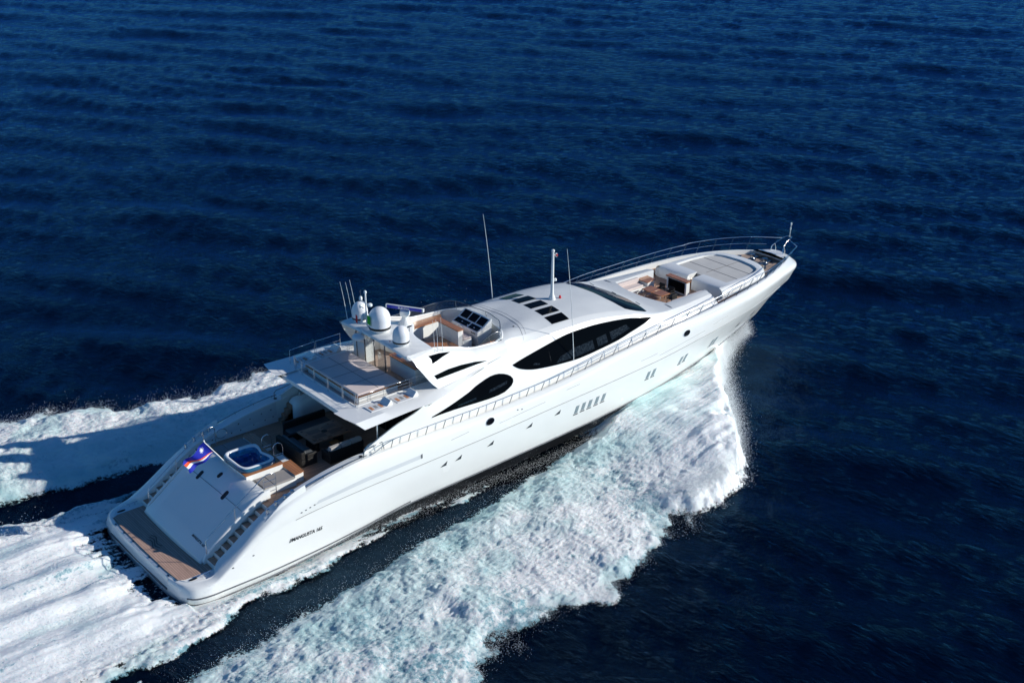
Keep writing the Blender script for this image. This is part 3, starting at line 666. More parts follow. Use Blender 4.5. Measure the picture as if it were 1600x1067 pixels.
# mooring station in the stern bulwark
for s in (-1, 1):
    ms = MB(); rows = []
    for x in np.linspace(5.0, 6.9, 9):
        w_, z = sheer(x); t = (x-5.0)/1.9; rows.append([(x, s*(w_-.50), z-.02), (x, s*(w_-.44), z+.03), (x, s*(w_-.12), z+.03), (x, s*(w_-.05), z-.02)])
    ms.grid(rows); ms.build('mooring_plate', 'white', Y, fixn=True)
    for x in (5.25, 5.75, 6.25, 6.65):
        w_, z = sheer(x); MB().lathe((x, s*(w_-.28), z+.02), [(.11, 0), (.11, .04), (.06, .07), (.055, .17), (.10, .2), (.10, .25), (0, .26)], 16).build('capstan', 'steel', Y, smooth=50)
    w_, z = sheer(7.2); q = MB(); rows = []
    for x in np.linspace(4.9, 7.25, 14):
        w_, z = sheer(x); t = (x-4.9)/2.35; hgt = .30*math.sin(min(1, t*1.05)*math.pi*.5)**1.6
        rows.append([(x, s*(w_+.02), z-.10), (x, s*(w_-.0), z+hgt*.6), (x, s*(w_-.06), z+hgt), (x, s*(w_-.11), z+hgt*.7), (x, s*(w_-.12), z-.05)])
    q.grid(rows); q.build('fairlead_cowl', 'white', Y, fixn=True, smooth=60)
# coaming handrail on the aft bulwark
for s in (-1, 1):
    pts = [(x, s*(sheer(x)[0]-.10), sheer(x)[1]+.10) for x in np.linspace(7.2, 10.9, 14)]
    mb = MB().tube(pts, .022)
    for p in pts[::4]: mb.tube([(p[0], p[1], p[2]-.12), p], .014)
    mb.build('coaming_rail', 'chrome', Y, smooth=60)
    MB().lathe((10.7, s*4.18, 4.33), [(.10, 0), (.10, .03), (0, .035)], 14).build('deck_socket', 'navyhole', Y)

# ---- cockpit sole
MB().prism([(5.9, -3.88), (14.8, -3.88), (14.8, 3.88), (5.9, 3.88)], 2.9, 3.105).build('cockpit_sole', 'teak', Y)
# cockpit inner side pads on the port wall with round vent and studs
for s in (1, -1):
    MB().add([(6.2, s*3.86, 3.1), (10.55, s*3.86, 3.1), (10.55, s*3.86, 4.28), (8.9, s*3.86, 4.08), (7.3, s*3.86, 3.75), (6.2, s*3.86, 3.4)], [(0, 1, 2, 3, 4, 5)]).build('side_lining', 'offwhite', Y, smooth=0)
MB().add([(7.15+.30*math.cos(a), 3.84, 3.52+.26*math.sin(a)) for a in np.linspace(0, 2*math.pi, 25)[:-1]], [tuple(range(24))]).build('side_vent', 'white', Y, smooth=0)
MB().tube([(7.15+.31*math.cos(a), 3.83, 3.52+.27*math.sin(a)) for a in np.linspace(0, 2*math.pi, 29)], .018, 6).build('vent_ring', 'steel', Y)
for i, (x, z) in enumerate([(6.6, 3.3), (7.75, 3.35), (8.2, 3.75), (8.3, 3.35), (8.9, 3.8), (9.1, 3.4), (9.6, 3.9), (9.8, 3.45), (10.2, 3.95), (10.3, 3.5)]):
    MB().add([(x+.035*math.cos(a), 3.835, z+.035*math.sin(a)) for a in np.linspace(0, 6.28, 11)[:-1]], [tuple(range(10))]).build('lining_stud', 'chrome', Y, smooth=0)
# rounded side cabinets under the overhang (entrance to the side decks)
for s in (-1, 1):
    c = MB(); 
    ol = [(11.35, 3.86), (11.35, 3.45), (11.5, 3.25), (11.75, 3.15), (14.8, 3.15), (14.8, 3.86)]
    rows = [[(x, s*y, z) for x, y in ol] for z in (3.1, 4.1)]
    c.grid(rows); top = [(11.55, 3.8), (11.55, 3.5), (11.68, 3.35), (11.9, 3.27), (14.8, 3.22), (14.8, 3.8)]
    c.grid([[(x, s*y, 4.1) for x, y in ol], [(x, s*y, 4.32) for x, y in top]]); c.add([(x, s*y, 4.32) for x, y in top], [tuple(range(6))])
    c.build('side_cabinet', 'white', Y, smooth=50, fixn=True)
    st = MB()
    for k in range(4): st.box((10.62+k*.2, min(s*3.5, s*4.3), 3.1), (11.5, max(s*3.5, s*4.3), 3.3+k*.24))
    st.build('side_deck_steps', 'teak', Y, bevel=.01)
    hl = MB().tube([(10.75, s*4.36, 4.33), (10.75, s*4.36, 4.62), (10.9, s*4.36, 4.72), (11.9, s*4.36, 4.84), (12.0, s*4.36, 4.4)], .024); hl.build('boarding_handrail', 'chrome', Y, smooth=60)

# salon bulkhead: dark glass doors
MB().box((14.6, -3.9, 3.1), (14.75, 3.9, 6.0)).build('aft_bulkhead', 'screen', Y)
for y in (-2.4, -.8, .8, 2.4): MB().box((14.55, y-.04, 3.12), (14.6, y+.04, 5.9)).build('door_frame', 'chrome', Y)

# ================================================================== superstructure
# lower house side
NX = 130
fx = np.linspace(11.0, 38.2, NX)
def L2(x): return float(pchip([11, 12.1, 13, 14.2, 14.9, 16.1, 17.5, 19.3, 21, 23, 25, 27, 29, 31, 32.4, 34, 36, 38.2], [4.10, 4.09, 4.08, 4.06, 4.04, 3.98, 3.72, 3.36, 3.18, 3.07, 3.02, 3.03, 3.12, 3.27, 3.33, 3.2, 3.02, 2.8], x)), \
    float(pchip([11, 12.1, 13, 14.2, 14.9, 16.1, 17.5, 19.3, 21, 23, 25, 27, 29, 31, 32.4, 34, 36, 38.2], [4.55, 5.0, 5.33, 5.62, 5.9, 6.2, 6.35, 6.5, 6.68, 6.86, 6.94, 6.93, 6.78, 6.45, 6.12, 5.88, 5.8, 5.8], x))
def foot(x): return float(pchip([11, 14, 26, 30, 33, 36, 38.2], [4.16, 4.1, 4.08, 4.02, 3.9, 3.72, 3.5], x)), float(pchip([11, 12.5, 18, 22.6, 25, 28, 31.4, 33.5, 36, 38.2], [4.28, 4.12, 4.12, 4.2, 4.38, 4.7, 5.0, 5.15, 5.22, 5.25], x))
def sidepts(x):
    wf, zf = foot(x); w2, z2 = L2(x); out = [(wf, zf)]
    bl = min(max((x-30)/3, 0), 1)
    for t in (.12, .35, .6, .85):
        z = zf+(z2-zf)*t
        wp = 4.07-.475*max(z-4.8, 0)*min(max((x-14.9)/3.5, 0), 1)
        wl = wf+(w2-wf)*t+.10*math.sin(math.pi*t)
        out.append((min(wp*(1-bl)+wl*bl, wf+.02), z))
    out.append((w2, z2)); return out
S_ = MB(); cols = [[], [], [], [], [], []]
for x in fx:
    for c, (w_, z) in zip(cols, sidepts(x)): c.append((x, -w_, z))
rows = catmull(cols, 4)
S_.grid(rows)
for i in range(len(rows)): pass
# inner skin of the aft sail pieces
inn = MB(); rr_ = []
for x in np.linspace(11.0, 14.9, 16):
    w_, z = L2(x); rr_.append([(x, -w_, z), (x, -w_+.10, z-.02), (x, -w_+.14, 4.1), (x, -w_+.14, 3.3)])
S_.grid(rr_)
# rounded closing end at the passage in the foredeck
endc = [p for p in sidepts(38.2)]
S_.add([(38.2, -w_, z) for w_, z in endc]+[(38.2, -2.25, 5.8), (38.2, -2.25, 5.0), (38.2, -3.4, 5.0)], [tuple(range(len(endc)+3))])
house = pair(S_.mirror(), 'house_side', 'white', Y, smooth=50, fixn=True)


# roof: from fly cockpit front rim to the foredeck lounge rim
def xa(y): return 22.35-.17*min(abs(y), 2.75)**2
def xb(y): return 34.2+.10*min(abs(y), 2.2)**2
def roofz(x, y):
    w_, z2 = L2(x); zc = float(pchip([20.5, 22.3, 23.5, 25, 27, 29, 30.2, 31, 32.6, 33.0, 33.5, 34.5, 39], [7.2, 7.22, 7.36, 7.42, 7.36, 7.18, 6.98, 6.82, 6.24, 6.10, 6.0, 5.94, 5.92], x))
    p = float(np.interp(x, [22, 25, 30, 33, 36], [3.2, 2.7, 2.6, 3.0, 3.0])); t = min(abs(y)/w_, 1)
    b = np.clip((abs(y)-.7)/1.8, 0, 1); b = b*b*(3-2*b); c = np.clip((abs(y)-2.74)/max(w_-2.74, .05), 0, 1)
    return zc-(zc-z2)*t**p+.42*b*(1-c)*math.exp(-(max(x-xa(y), 0)/1.7)**2)
def rimz(x): return float(pchip([14.4, 15.3, 16.1, 17, 18.1, 19, 20.4, 21.5, 22.3], [8.38, 8.36, 8.24, 8.02, 7.72, 7.46, 7.36, 7.3, 7.22], x))
R = MB(); rows = []
for s in np.linspace(0, 1, 110):
    row = []
    for v in np.linspace(-1, 1, 61):
        vv = math.copysign(abs(v)**.85, v); y = 3.3*vv; x = xa(y)*(1-s)+xb(y)*s
        w_, z2 = L2(x); y = vv*w_; x = xa(y)*(1-s)+xb(y)*s; w_, z2 = L2(x); y = vv*w_
        z = roofz(x, y)
        if x < 22.6 and abs(y) > 1.5:   # coaming rises gently toward the rim
            pass
        row.append((x, y, z))
    rows.append(row)
R.grid(rows)
# rim turned down into the lounge
R.grid([rows[-1], [(x+.02, y*.985, z-.08) for x, y, z in rows[-1]]])
# ring either side of the lounge
for s in (-1, 1):
    ring = []
    for x in np.linspace(34.45, 38.2, 30):
        w_, z2 = L2(x); xs = max(x, 0); ring.append([(x, s*w_, z2), (x, s*(w_*.6+2.25*.4), z2+.07), (x, s*2.42, 5.92), (x, s*2.25, 5.9), (x, s*2.22, 5.82), (x, s*2.22, 5.0)])
    R.grid(ring)
R.add([(38.2, -w_, z) for w_, z in ((2.8, 5.8), (2.6, 5.89), (2.25, 5.9), (2.22, 5.0), (2.8, 5.0))], [tuple(range(5))])
roof = R.build('roof', 'deckgrey', Y, smooth=50, fixn=True)
RT = bvh(roof); ST = {k: bvh(o) for k, o in house.items()}
# glossy white moulding where roof meets the side
wm = MB(); rows = []
for x in np.linspace(20.6, 38.2, 90):
    w_, z2 = L2(x); wide = float(np.interp(x, [20.6, 22, 26, 30, 32, 33, 38.2], [.35, .42, .5, .45, .3, .15, .2])); a = []
    for k in range(7):
        t = k/6; y = w_+.006-t*wide; a.append((x, -y, (roofz(x, y) if x < 34 else roofz(x, y))+.010+.004*math.sin(t*3.14)))
    rows.append([(x, -w_-.004, z2-.01)]+a)
pair(wm.grid(rows).mirror(), 'roof_moulding', 'white', Y, smooth=60, fixn=True)

# wing deck (upper deck slab)
def crease(x): return float(pchip([10.5, 12.8, 15.6, 17, 18.6, 19.6], [4.45, 4.33, 4.10, 3.85, 3.42, 3.28], x)), float(pchip([10.5, 15.6, 18.6, 19.6], [6.44, 6.47, 6.56, 6.60], x))
def wlow(x): return float(pchip([10.5, 14.2, 16.1, 17.5, 19.6], [4.80, 4.76, 4.35, 3.92, 3.34], x)), float(pchip([10.5, 14.2, 16.1, 17.5, 19.6], [6.12, 6.28, 6.30, 6.40, 6.52], x))
Wm = MB(); rows = []
for x in np.linspace(0, 1, 60):
    r = []
    for j, (fn, x0) in enumerate(((None, 10.12), (None, 10.15), (crease, 10.30), (wlow, 10.62), (None, 10.75), (None, 10.75))):
        X_ = x0+(19.6-x0)*x
        if j == 0: r.append((X_, -2.75, 6.40 if X_ < 16 else 6.42))
        elif j == 1: w_, z = crease(X_); r.append((X_, -(w_*.55+2.75*.45), z-.005))
        elif j in (2, 3): w_, z = fn(X_); r.append((X_, -w_, z))
        elif j == 4: w_, z = wlow(X_); r.append((X_, -w_+.18, z-.10 if X_ < 14.5 else z-.2))
        else: r.append((X_, -2.75, 5.98))
    rows.append(r)
Wm.grid(rows); Wm.add(rows[0], [tuple(range(6))])
pair(Wm.mirror(), 'wing_deck', 'white', Y, smooth=30, fixn=True)
# centre overhang panel
cp = MB().prism([(10.48, -2.98), (10.5, 0), (10.48, 2.98), (11.5, 2.98), (11.5, -2.98)], 6.1, lambda x, y: 6.33); cp.build('overhang_panel', 'white', Y, bevel=.03)
MB().prism([(10.75, -2.8), (22.0, -2.8), (22.0, 2.8), (10.75, 2.8)], 5.95, 6.12).build('upper_deck_slab', 'offwhite', Y)
MB().prism([(11.5, -2.78), (22.1, -2.78), (22.1, 2.78), (11.5, 2.78)], 6.12, 6.215).build('upper_deck_teak', 'teakgrey', Y)
MB().prism([(11.40, -3.0), (11.52, -3.0), (11.52, 3.0), (11.40, 3.0)], 6.2, 6.36).build('deck_edge_coaming', 'white', Y, bevel=.02)
for s in (-1, 1): MB().box((11.4, min(s*2.78, s*2.9), 6.1), (16.2, max(s*2.78, s*2.9), 6.44)).build('deck_side_coaming', 'white', Y, bevel=.015)
for s in (-1, 1):
    MB().tube([(12.0, s*3.78, 4.3), (12.0, s*3.78, 6.1)], .055, 12).lathe((12.0, s*3.78, 4.30), [(.13, 0), (.13, .05), (.06, .09)], 14).build('overhang_pillar', 'steel', Y, smooth=50)
# life raft hollows in the wing with stickered cradles
for s in (-1, 1):
    for x0 in (11.6, 13.2):
        b = MB(); x1 = x0+1.0; ya, yb = (s*3.25, s*3.95)
        lo, hi = min(ya, yb), max(ya, yb)
        b.box((x0, lo, 6.40), (x1, hi, 6.475)); b.build('raft_recess', 'offwhite', Y, bevel=.01)
        b = MB(); b.add([(x1-.05, lo, 6.47), (x1+.32, lo, 6.47), (x1+.32, hi, 6.47), (x1-.05, hi, 6.47), (x1+.22, lo+.05, 6.72), (x1+.28, lo+.05, 6.70), (x1+.28, hi-.05, 6.70), (x1+.22, hi-.05, 6.72)], [(0, 1, 2, 3), (4, 7, 6, 5), (0, 4, 5, 1), (1, 5, 6, 2), (2, 6, 7, 3), (3, 7, 4, 0)])
        b.build('raft_cowl', 'white', Y, bevel=.015, fixn=True)
        for k in range(3):
            t = MB().box((x0+.12+k*.28, lo+.12+.07*(k % 2), 6.476), (x0+.28+k*.28, hi-.2, 6.482)); t.build('warning_sticker', 'towel' if k != 1 else 'seam', Y, smooth=0)

# fly coaming shell: from rim down to the wing / house shoulder
def rimw(x): return float(pchip([14.4, 15.3, 16.1, 17, 18.1, 19, 20.4, 21.2, 22.3], [3.05, 2.85, 2.72, 2.64, 2.66, 2.70, 2.72, 2.5, 2.2], x))
F = MB(); rows = []
x0s = [14.45, 14.62, 14.95, 15.45, 15.8]; rowsF = []
for k in range(5):
    c = []
    for t in np.linspace(0, 1, 60):
        x = x0s[k]+(21.15-x0s[k])*t
        rz = rimz(x); rw = 2.74 if x > 19 else rimw(x)
        if x < 15.4: rw = rimw(x)
        lw = float(pchip([15.2, 16.5, 17.5, 19.4, 20.6, 21.15], [3.98, 3.86, 3.72, 3.38, 3.22, 3.17], x)); lz = float(pchip([14, 16, 17.5, 19.4, 20.6, 21.15], [6.44, 6.47, 6.50, 6.58, 6.66, 6.71], x))
        ts = (0, .16, .46, .78, 1)[k]; bw = (0, .10, .16, .06, 0)[k]
        c.append((x, -(rw+(lw-rw)*ts**.8+bw*(1 if x > 15 else 1)), rz+(lz-rz)*(0, .10, .42, .80, 1)[k]))
    rowsF.append(c)
rf = catmull(rowsF, 5); F.grid(rf)
# blend patch between shell end and roof (x 20.6 .. 22.35)
bp_ = []
for y in np.linspace(0, 1, 12): pass
# inner wall of the fly cockpit
inner_w = [[(x, -(rimw(x) if x <= 19 else 2.74)+.03, rimz(x)-.0), (x, -(rimw(x) if x <= 19 else 2.74)+.08, 6.2)] for x in np.linspace(16.3, 21.05, 24)]
F.grid(inner_w)
fly = pair(F.mirror(), 'fly_coaming', 'white', Y, smooth=45, fixn=True)
FT = {k: bvh(o) for k, o in fly.items()}
F = MB()
# front curved wall of the fly cockpit
fwll = []
for y in np.linspace(-2.74, 2.74, 31): fwll.append([(xa(y)+.02, y, roofz(xa(y), y)+.005 if abs(y) < 2.70 else 7.3), (xa(y)-.02, y*.985, 6.2)])
F.grid(fwll)
F.build('cockpit_front_wall', 'white', Y, smooth=45, fixn=True)
# rounded rim lip
lp = [(x, -(rimw(x) if x <= 19 else 2.74), rimz(x)) for x in np.linspace(16.2, 20.6, 20)]+[(xa(y), y, roofz(xa(y), y)+.01) for y in np.linspace(-2.72, 2.72, 30)][1:]+[(x, (rimw(x) if x <= 19 else 2.74), rimz(x)) for x in np.linspace(20.6, 16.2, 20)]
MB().tube(lp, .055, 8).build('cockpit_rim', 'white', Y, smooth=60)

# arch plate
A_ = MB(); rows = []
def afwd(y): return 16.25+.95*math.exp(-((y-.2)/.9)**2)
for y in np.linspace(-3.05, 3.0, 41):
    c = .16*(1-(y/3.1)**2); xf = afwd(y); zt = 8.35+c
    xr = 14.42
    rows.append([(xr, y, zt-.16), (xr+.02, y, zt-.04), (xr+.12, y, zt), (xr+.5*(xf-xr), y, zt+.04), (xf-.14, y, zt), (xf-.02, y, zt-.05), (xf, y, zt-.2), (xr+.3, y, zt-.3)])
A_.grid(rows, close=True); A_.add(rows[0], [tuple(range(8))]); A_.add(rows[-1], [tuple(range(8))])
arch = A_.build('radar_arch', 'white', Y, smooth=40, fixn=True)
# port and starboard wing tips of the arch
for s in (-1, 1):
    MB().add([(14.42, s*3.1, 8.42), (14.42, s*3.1, 8.58), (16.2, s*3.05, 8.58), (16.2, s*3.05, 8.40), (14.5, s*(3.3), 8.46)], [(0, 1, 4), (1, 2, 4), (2, 3, 4), (3, 0, 4)]).build('arch_tip', 'white', Y, smooth=0, fixn=True)
for s, y in ((1, 2.0), (1, 1.2), (1, .3), (-1, -.7)):
    MB().tube([(14.75, y, 6.2), (14.7, y, 8.25)], .035, 10).build('arch_pole', 'chrome', Y, smooth=60)

# ---- windows traced on the real surfaces
bigw = [(21.27, 6.03), (21.66, 5.76), (22.36, 5.54), (23.17, 5.42), (24.43, 5.31), (25.94, 5.25), (27.52, 5.33), (29.18, 5.47), (30.35, 5.67), (31.43, 5.86), (32.02, 5.98), (31.9, 6.07), (30.63, 6.34), (29.4, 6.50), (28.06, 6.62), (27.03, 6.66), (25.46, 6.64), (23.89, 6.46), (22.34, 6.25), (21.42, 6.1)]
aftw = [(15.24, 5.0), (15.8, 5.0), (16.7, 4.98), (17.5, 4.94), (18.35, 4.89), (19.2, 4.86), (19.81, 4.87), (20.25, 4.92), (20.55, 5.02), (20.8, 5.12), (20.98, 5.27), (21.02, 5.42), (20.92, 5.57), (20.75, 5.69), (20.49, 5.80), (20.2, 5.88), (19.9, 5.91), (19.6, 5.90), (19.28, 5.85), (18.6, 5.70), (18.0, 5.54), (17.4, 5.43), (16.77, 5.31), (16.0, 5.17), (15.3, 5.05)]
for s in (-1, 1):
    decal('side_window', spline2(bigw, 5), ST[s], 'y', s, 'glass', Y, off=.022, step=.14)
    decal('side_window', aftw, ST[s], 'y', s, 'glass', Y, off=.022, step=.14)
    for x in (23.9, 26.2, 28.6, 30.4):
        zz = [z for z in np.linspace(5.2, 6.7, 40) if inside((x, z), bigw)]
        pt = []
        for z in (zz[2], zz[len(zz)//2], zz[-3]):
            h, n_, _, _ = ST[s].ray_cast(Vector((x, s*30, z)), Vector((0, -s, 0)))
            if h: pt.append(tuple(h+Vector((0, s*.012, 0))))
        if len(pt) == 3: MB().tube(pt, .012, 6).build('window_mullion', 'line', Y)
    # fly windows
    decal('fly_side_window', [(15.72, 7.15), (15.87, 6.92), (16.7, 6.89), (17.64, 6.85), (18.6, 6.80), (19.6, 6.75), (18.7, 6.96), (17.67, 7.11), (16.72, 7.18)], FT[s], 'y', s, 'glass', Y, off=.012, step=.2)
    decal('arch_side_window', [(15.74, 8.08), (16.5, 7.98), (17.32, 7.80), (16.6, 7.78), (15.8, 7.70), (15.86, 7.9)], FT[s], 'y', s, 'glass', Y, off=.012, step=.15)
_h = [(30.72, 2.62), (30.62, 2.2), (30.55, 1.13), (30.62, 0)]; _f = [(32.86, 0), (32.78, .8), (32.55, 1.5), (32.38, 2.3), (32.2, 2.98), (31.9, 3.02), (31.4, 2.94), (31.0, 2.8)]
wsh = _h+[(x, -y) for x, y in _h[::-1][1:]]+[(x, -y) for x, y in _f[::-1]]+[(x, y) for x, y in _f[1:]]
decal('windshield', wsh, RT, 'z', 1, 'glass', Y, off=.02, step=.3)
for cy in (1.95, .92, -.12, -1.16, -2.1):
    xo = -.03*cy*cy-.12
    decal('skylight', [(25.28+xo, cy-.36), (26.58+xo, cy-.37), (26.62+xo, cy+.35), (25.30+xo, cy+.34)] if cy < 0 else [(25.30+xo, cy-.34), (26.62+xo, cy-.35), (26.58+xo, cy+.37), (25.28+xo, cy+.36)], RT, 'z', 1, 'glass', Y, off=.02, step=.3)
decal('roof_socket', rr2(22.75, -1.75, .05, .05, .04), RT, 'z', 1, 'navyhole', Y, off=.02, step=.05)
for s in (-1, 1):
    MB().tube([(15.05, s*4.07, 5.78), (15.4, s*4.07, 5.97), (16.2, s*3.98, 6.10), (17.2, s*3.80, 6.24), (18.2, s*3.60, 6.34), (19.3, s*3.40, 6.44)], [.02, .07, .06, .035, .02, .006], 8).build('wing_slit', 'glass', Y, smooth=60)  # dark tapered tube drawn along the slit between wing and house
M['reflpaint'] = mat('slate_reflection_paint', (.006, .010, .013), .12, spec=.25, var=(9, .95))  # mottled slate colour paints sea reflections onto the side glass
for s in (-1, 1):
    for q in ([(24.2, 5.42), (25.9, 5.40), (27.2, 5.46), (27.2, 5.92), (25.8, 5.86), (24.6, 5.66)], [(27.5, 5.5), (28.3, 5.55), (28.3, 6.0), (27.5, 5.94)], [(28.6, 5.58), (30.2, 5.85), (30.0, 6.12), (28.6, 6.02)], [(22.6, 5.72), (23.0, 5.62), (23.1, 5.68), (22.7, 5.80)]):
        decal('painted_reflection', q, ST[s], 'y', s, 'reflpaint', Y, off=.03, step=.2)
    decal('painted_reflection', [(19.2, 5.15), (20.5, 5.28), (20.6, 5.42), (19.3, 5.28)], ST[s], 'y', s, 'reflpaint', Y, off=.03, step=.2)
    decal('painted_reflection', [(17.0, 5.06), (18.3, 5.06), (18.35, 5.16), (17.1, 5.15)], ST[s], 'y', s, 'reflpaint', Y, off=.03, step=.2)
# wipers
for cy in (-1.9, .2, 2.2):
    MB().tube([(32.75, cy, roofz(32.75, cy)+.03), (32.82, cy+.45, roofz(32.8, cy)+.05)], .018, 6).build('wiper', 'chrome', Y)
# roof panel seam
def roofline(pts, r=.012, name='panel_seam'):
    q = []
    for x, y in pts:
        h, n_, _, _ = RT.ray_cast(Vector((x, y, 30)), Vector((0, 0, -1)))
        if h: q.append(tuple(h+n_*.004))
    if len(q) > 1: MB().tube(q, r, 5).build(name, 'seam', Y)
roofline([(23.35-.1*y*y, y) for y in np.linspace(-2.9, 2.9, 40)])
roofline([(23.6-.1*y*y, y) for y in np.linspace(-2.9, 2.9, 40)], .006)

# mast on the roof with lamps
mz = roofz(27.2, 0)
MB().lathe((27.2, 0, mz-.02), [(.22, 0), (.2, .12), (.11, .35), (.095, .8), (.075, 2.6), (.07, 3.0), (.10, 3.02), (.10, 3.1), (.04, 3.14), (0, 3.15)], 16).build('light_mast', 'white', Y, smooth=45)
MB().lathe((27.42, 0, mz+2.0-.9), [(.0, 0), (.09, .02), (.09, .14), (0, .2)], 12).tube([(27.2, 0, mz+1.15), (27.42, 0, mz+1.12)], .02).build('horn_lamp', 'white', Y, smooth=50)
MB().tube([(27.2, 0, mz+2.75), (27.45, 0, mz+2.75)], .02).lathe((27.45, 0, mz+2.62), [(0, 0), (.06, .01), (.06, .2), (0, .22)], 10).build('navigation_lamp', 'white', Y, smooth=50)
MB().lathe((27.45, -.05, mz+2.68), [(.065, 0), (.065, .1)], 10).build('lamp_lens', 'red', Y)
MB().lathe((27.75, -.1, roofz(27.75, .1)), [(.08, 0), (.08, .05), (.05, .16), (0, .2)], 12).build('search_light', 'red', Y)

# whips
def whip(p, q, r=.022, name='whip_antenna', m='white'):
    a = Vector(p); b = Vector(q); pts = []; 
    for k in range(9):
        t = k/8; c = a.lerp(b, t); c.x += .35*(t-t*t)*(b-a).length*.12; pts.append(tuple(c))
    return MB().tube(pts, [r*1.3]*2+[r*(1-.6*k/7) for k in range(1, 8)], 6).build(name, m, Y, smooth=60)
whip((25.5, 3.5, 6.75), (24.87, 3.6, 12.15)); whip((25.5, -3.85, 5.12), (24.7, -3.9, 12.15))
for x, y in ((14.75, 2.85), (14.95, 2.62), (15.3, 2.75)): whip((x, y, 8.6), (x-.35, y+.05, 10.95), .016)
for x, y in ((16.3, -3.0), (16.55, -2.95), (16.9, -2.9)): whip((x, y, 7.9), (x-.12, y, 9.9), .013)

# side rails (deck)
def feetline(x): w_, z = sheer(x); return w_-.10, z
for s in (-1, 1):
    top = []; mid = []
    xs = list(np.linspace(11.3, 48.0, 60))
    def rt_(x):
        w_, z = feetline(x); h = float(pchip([11.3, 12.4, 24, 30, 36, 42, 48.2], [.12, .48, .50, .56, .62, .72, .80], x)); ln = float(pchip([11, 24, 34, 42, 48.2], [.12, .24, .38, .55, .75], x))
        return (x+ln, s*(w_+.03+(.14 if x > 42 else 0)), z+h), h, ln
    top = [rt_(x)[0] for x in xs]
    r_ = MB().tube([(11.1, s*4.38, 4.33)]+top, .024, 8).build('deck_rail', 'steel', Y, smooth=60)
    midp = []
    for x in np.linspace(25, 48.0, 40):
        w_, z = feetline(x); (tx, ty, tz), h, ln = rt_(x); midp.append((x+ln*.5, (s*w_+ty)/2, z+h*.5))
    MB().tube(midp, .012, 6).build('middle_rail', 'steel', Y, smooth=60)
    for x in [12.4, 13.5, 14.6, 15.75, 16.9, 18.0, 19.15, 20.3, 21.5, 22.6, 23.7, 24.8, 25.9, 27.0, 28.1, 29.3, 30.5, 31.7, 33.0, 34.3, 35.6, 36.9, 38.2, 39.5, 40.8, 42.0, 43.2, 44.4, 45.6, 46.8]:
        w_, z = feetline(x); t_, h, ln = rt_(x); MB().tube([(x, s*w_, z), t_], .02, 7).build('stanchion', 'chrome', Y, smooth=60)
# pulpit
pu = MB()
for s in (-1, 1):
    e = (48.0+.74, s*(feetline(48.0)[0]+.17), feetline(48.0)[1]+.80)
    pu.tube([e, (48.95, s*.45, 6.3), (49.05, s*.25, 6.36), (49.35, s*.2, 6.38), (49.5, s*.12, 6.38), (49.55, 0, 6.38)], .026)
    pu.tube([(48.1, s*.55, 5.3), (48.15, s*.5, 5.85), (48.35, s*.4, 6.05), (48.7, s*.3, 6.22), (49.05, s*.25, 6.36)], .03)
    pu.tube([(48.5, s*.42, 5.25), (48.5, s*.4, 5.7), (48.35, s*.4, 6.05)], .026)
pu.build('pulpit', 'steel', Y, smooth=60)
MB().tube([(49.4, 0, 6.38), (49.45, 0, 7.25)], .02).lathe((49.45, 0, 7.22), [(0, 0), (.055, .02), (.055, .16), (0, .2)], 10).build('jack_staff', 'white', Y, smooth=60)
MB().lathe((49.43, 0, 6.9), [(0, 0), (.05, .01), (.05, .12), (0, .14)], 8).build('bow_lamp', 'white', Y)

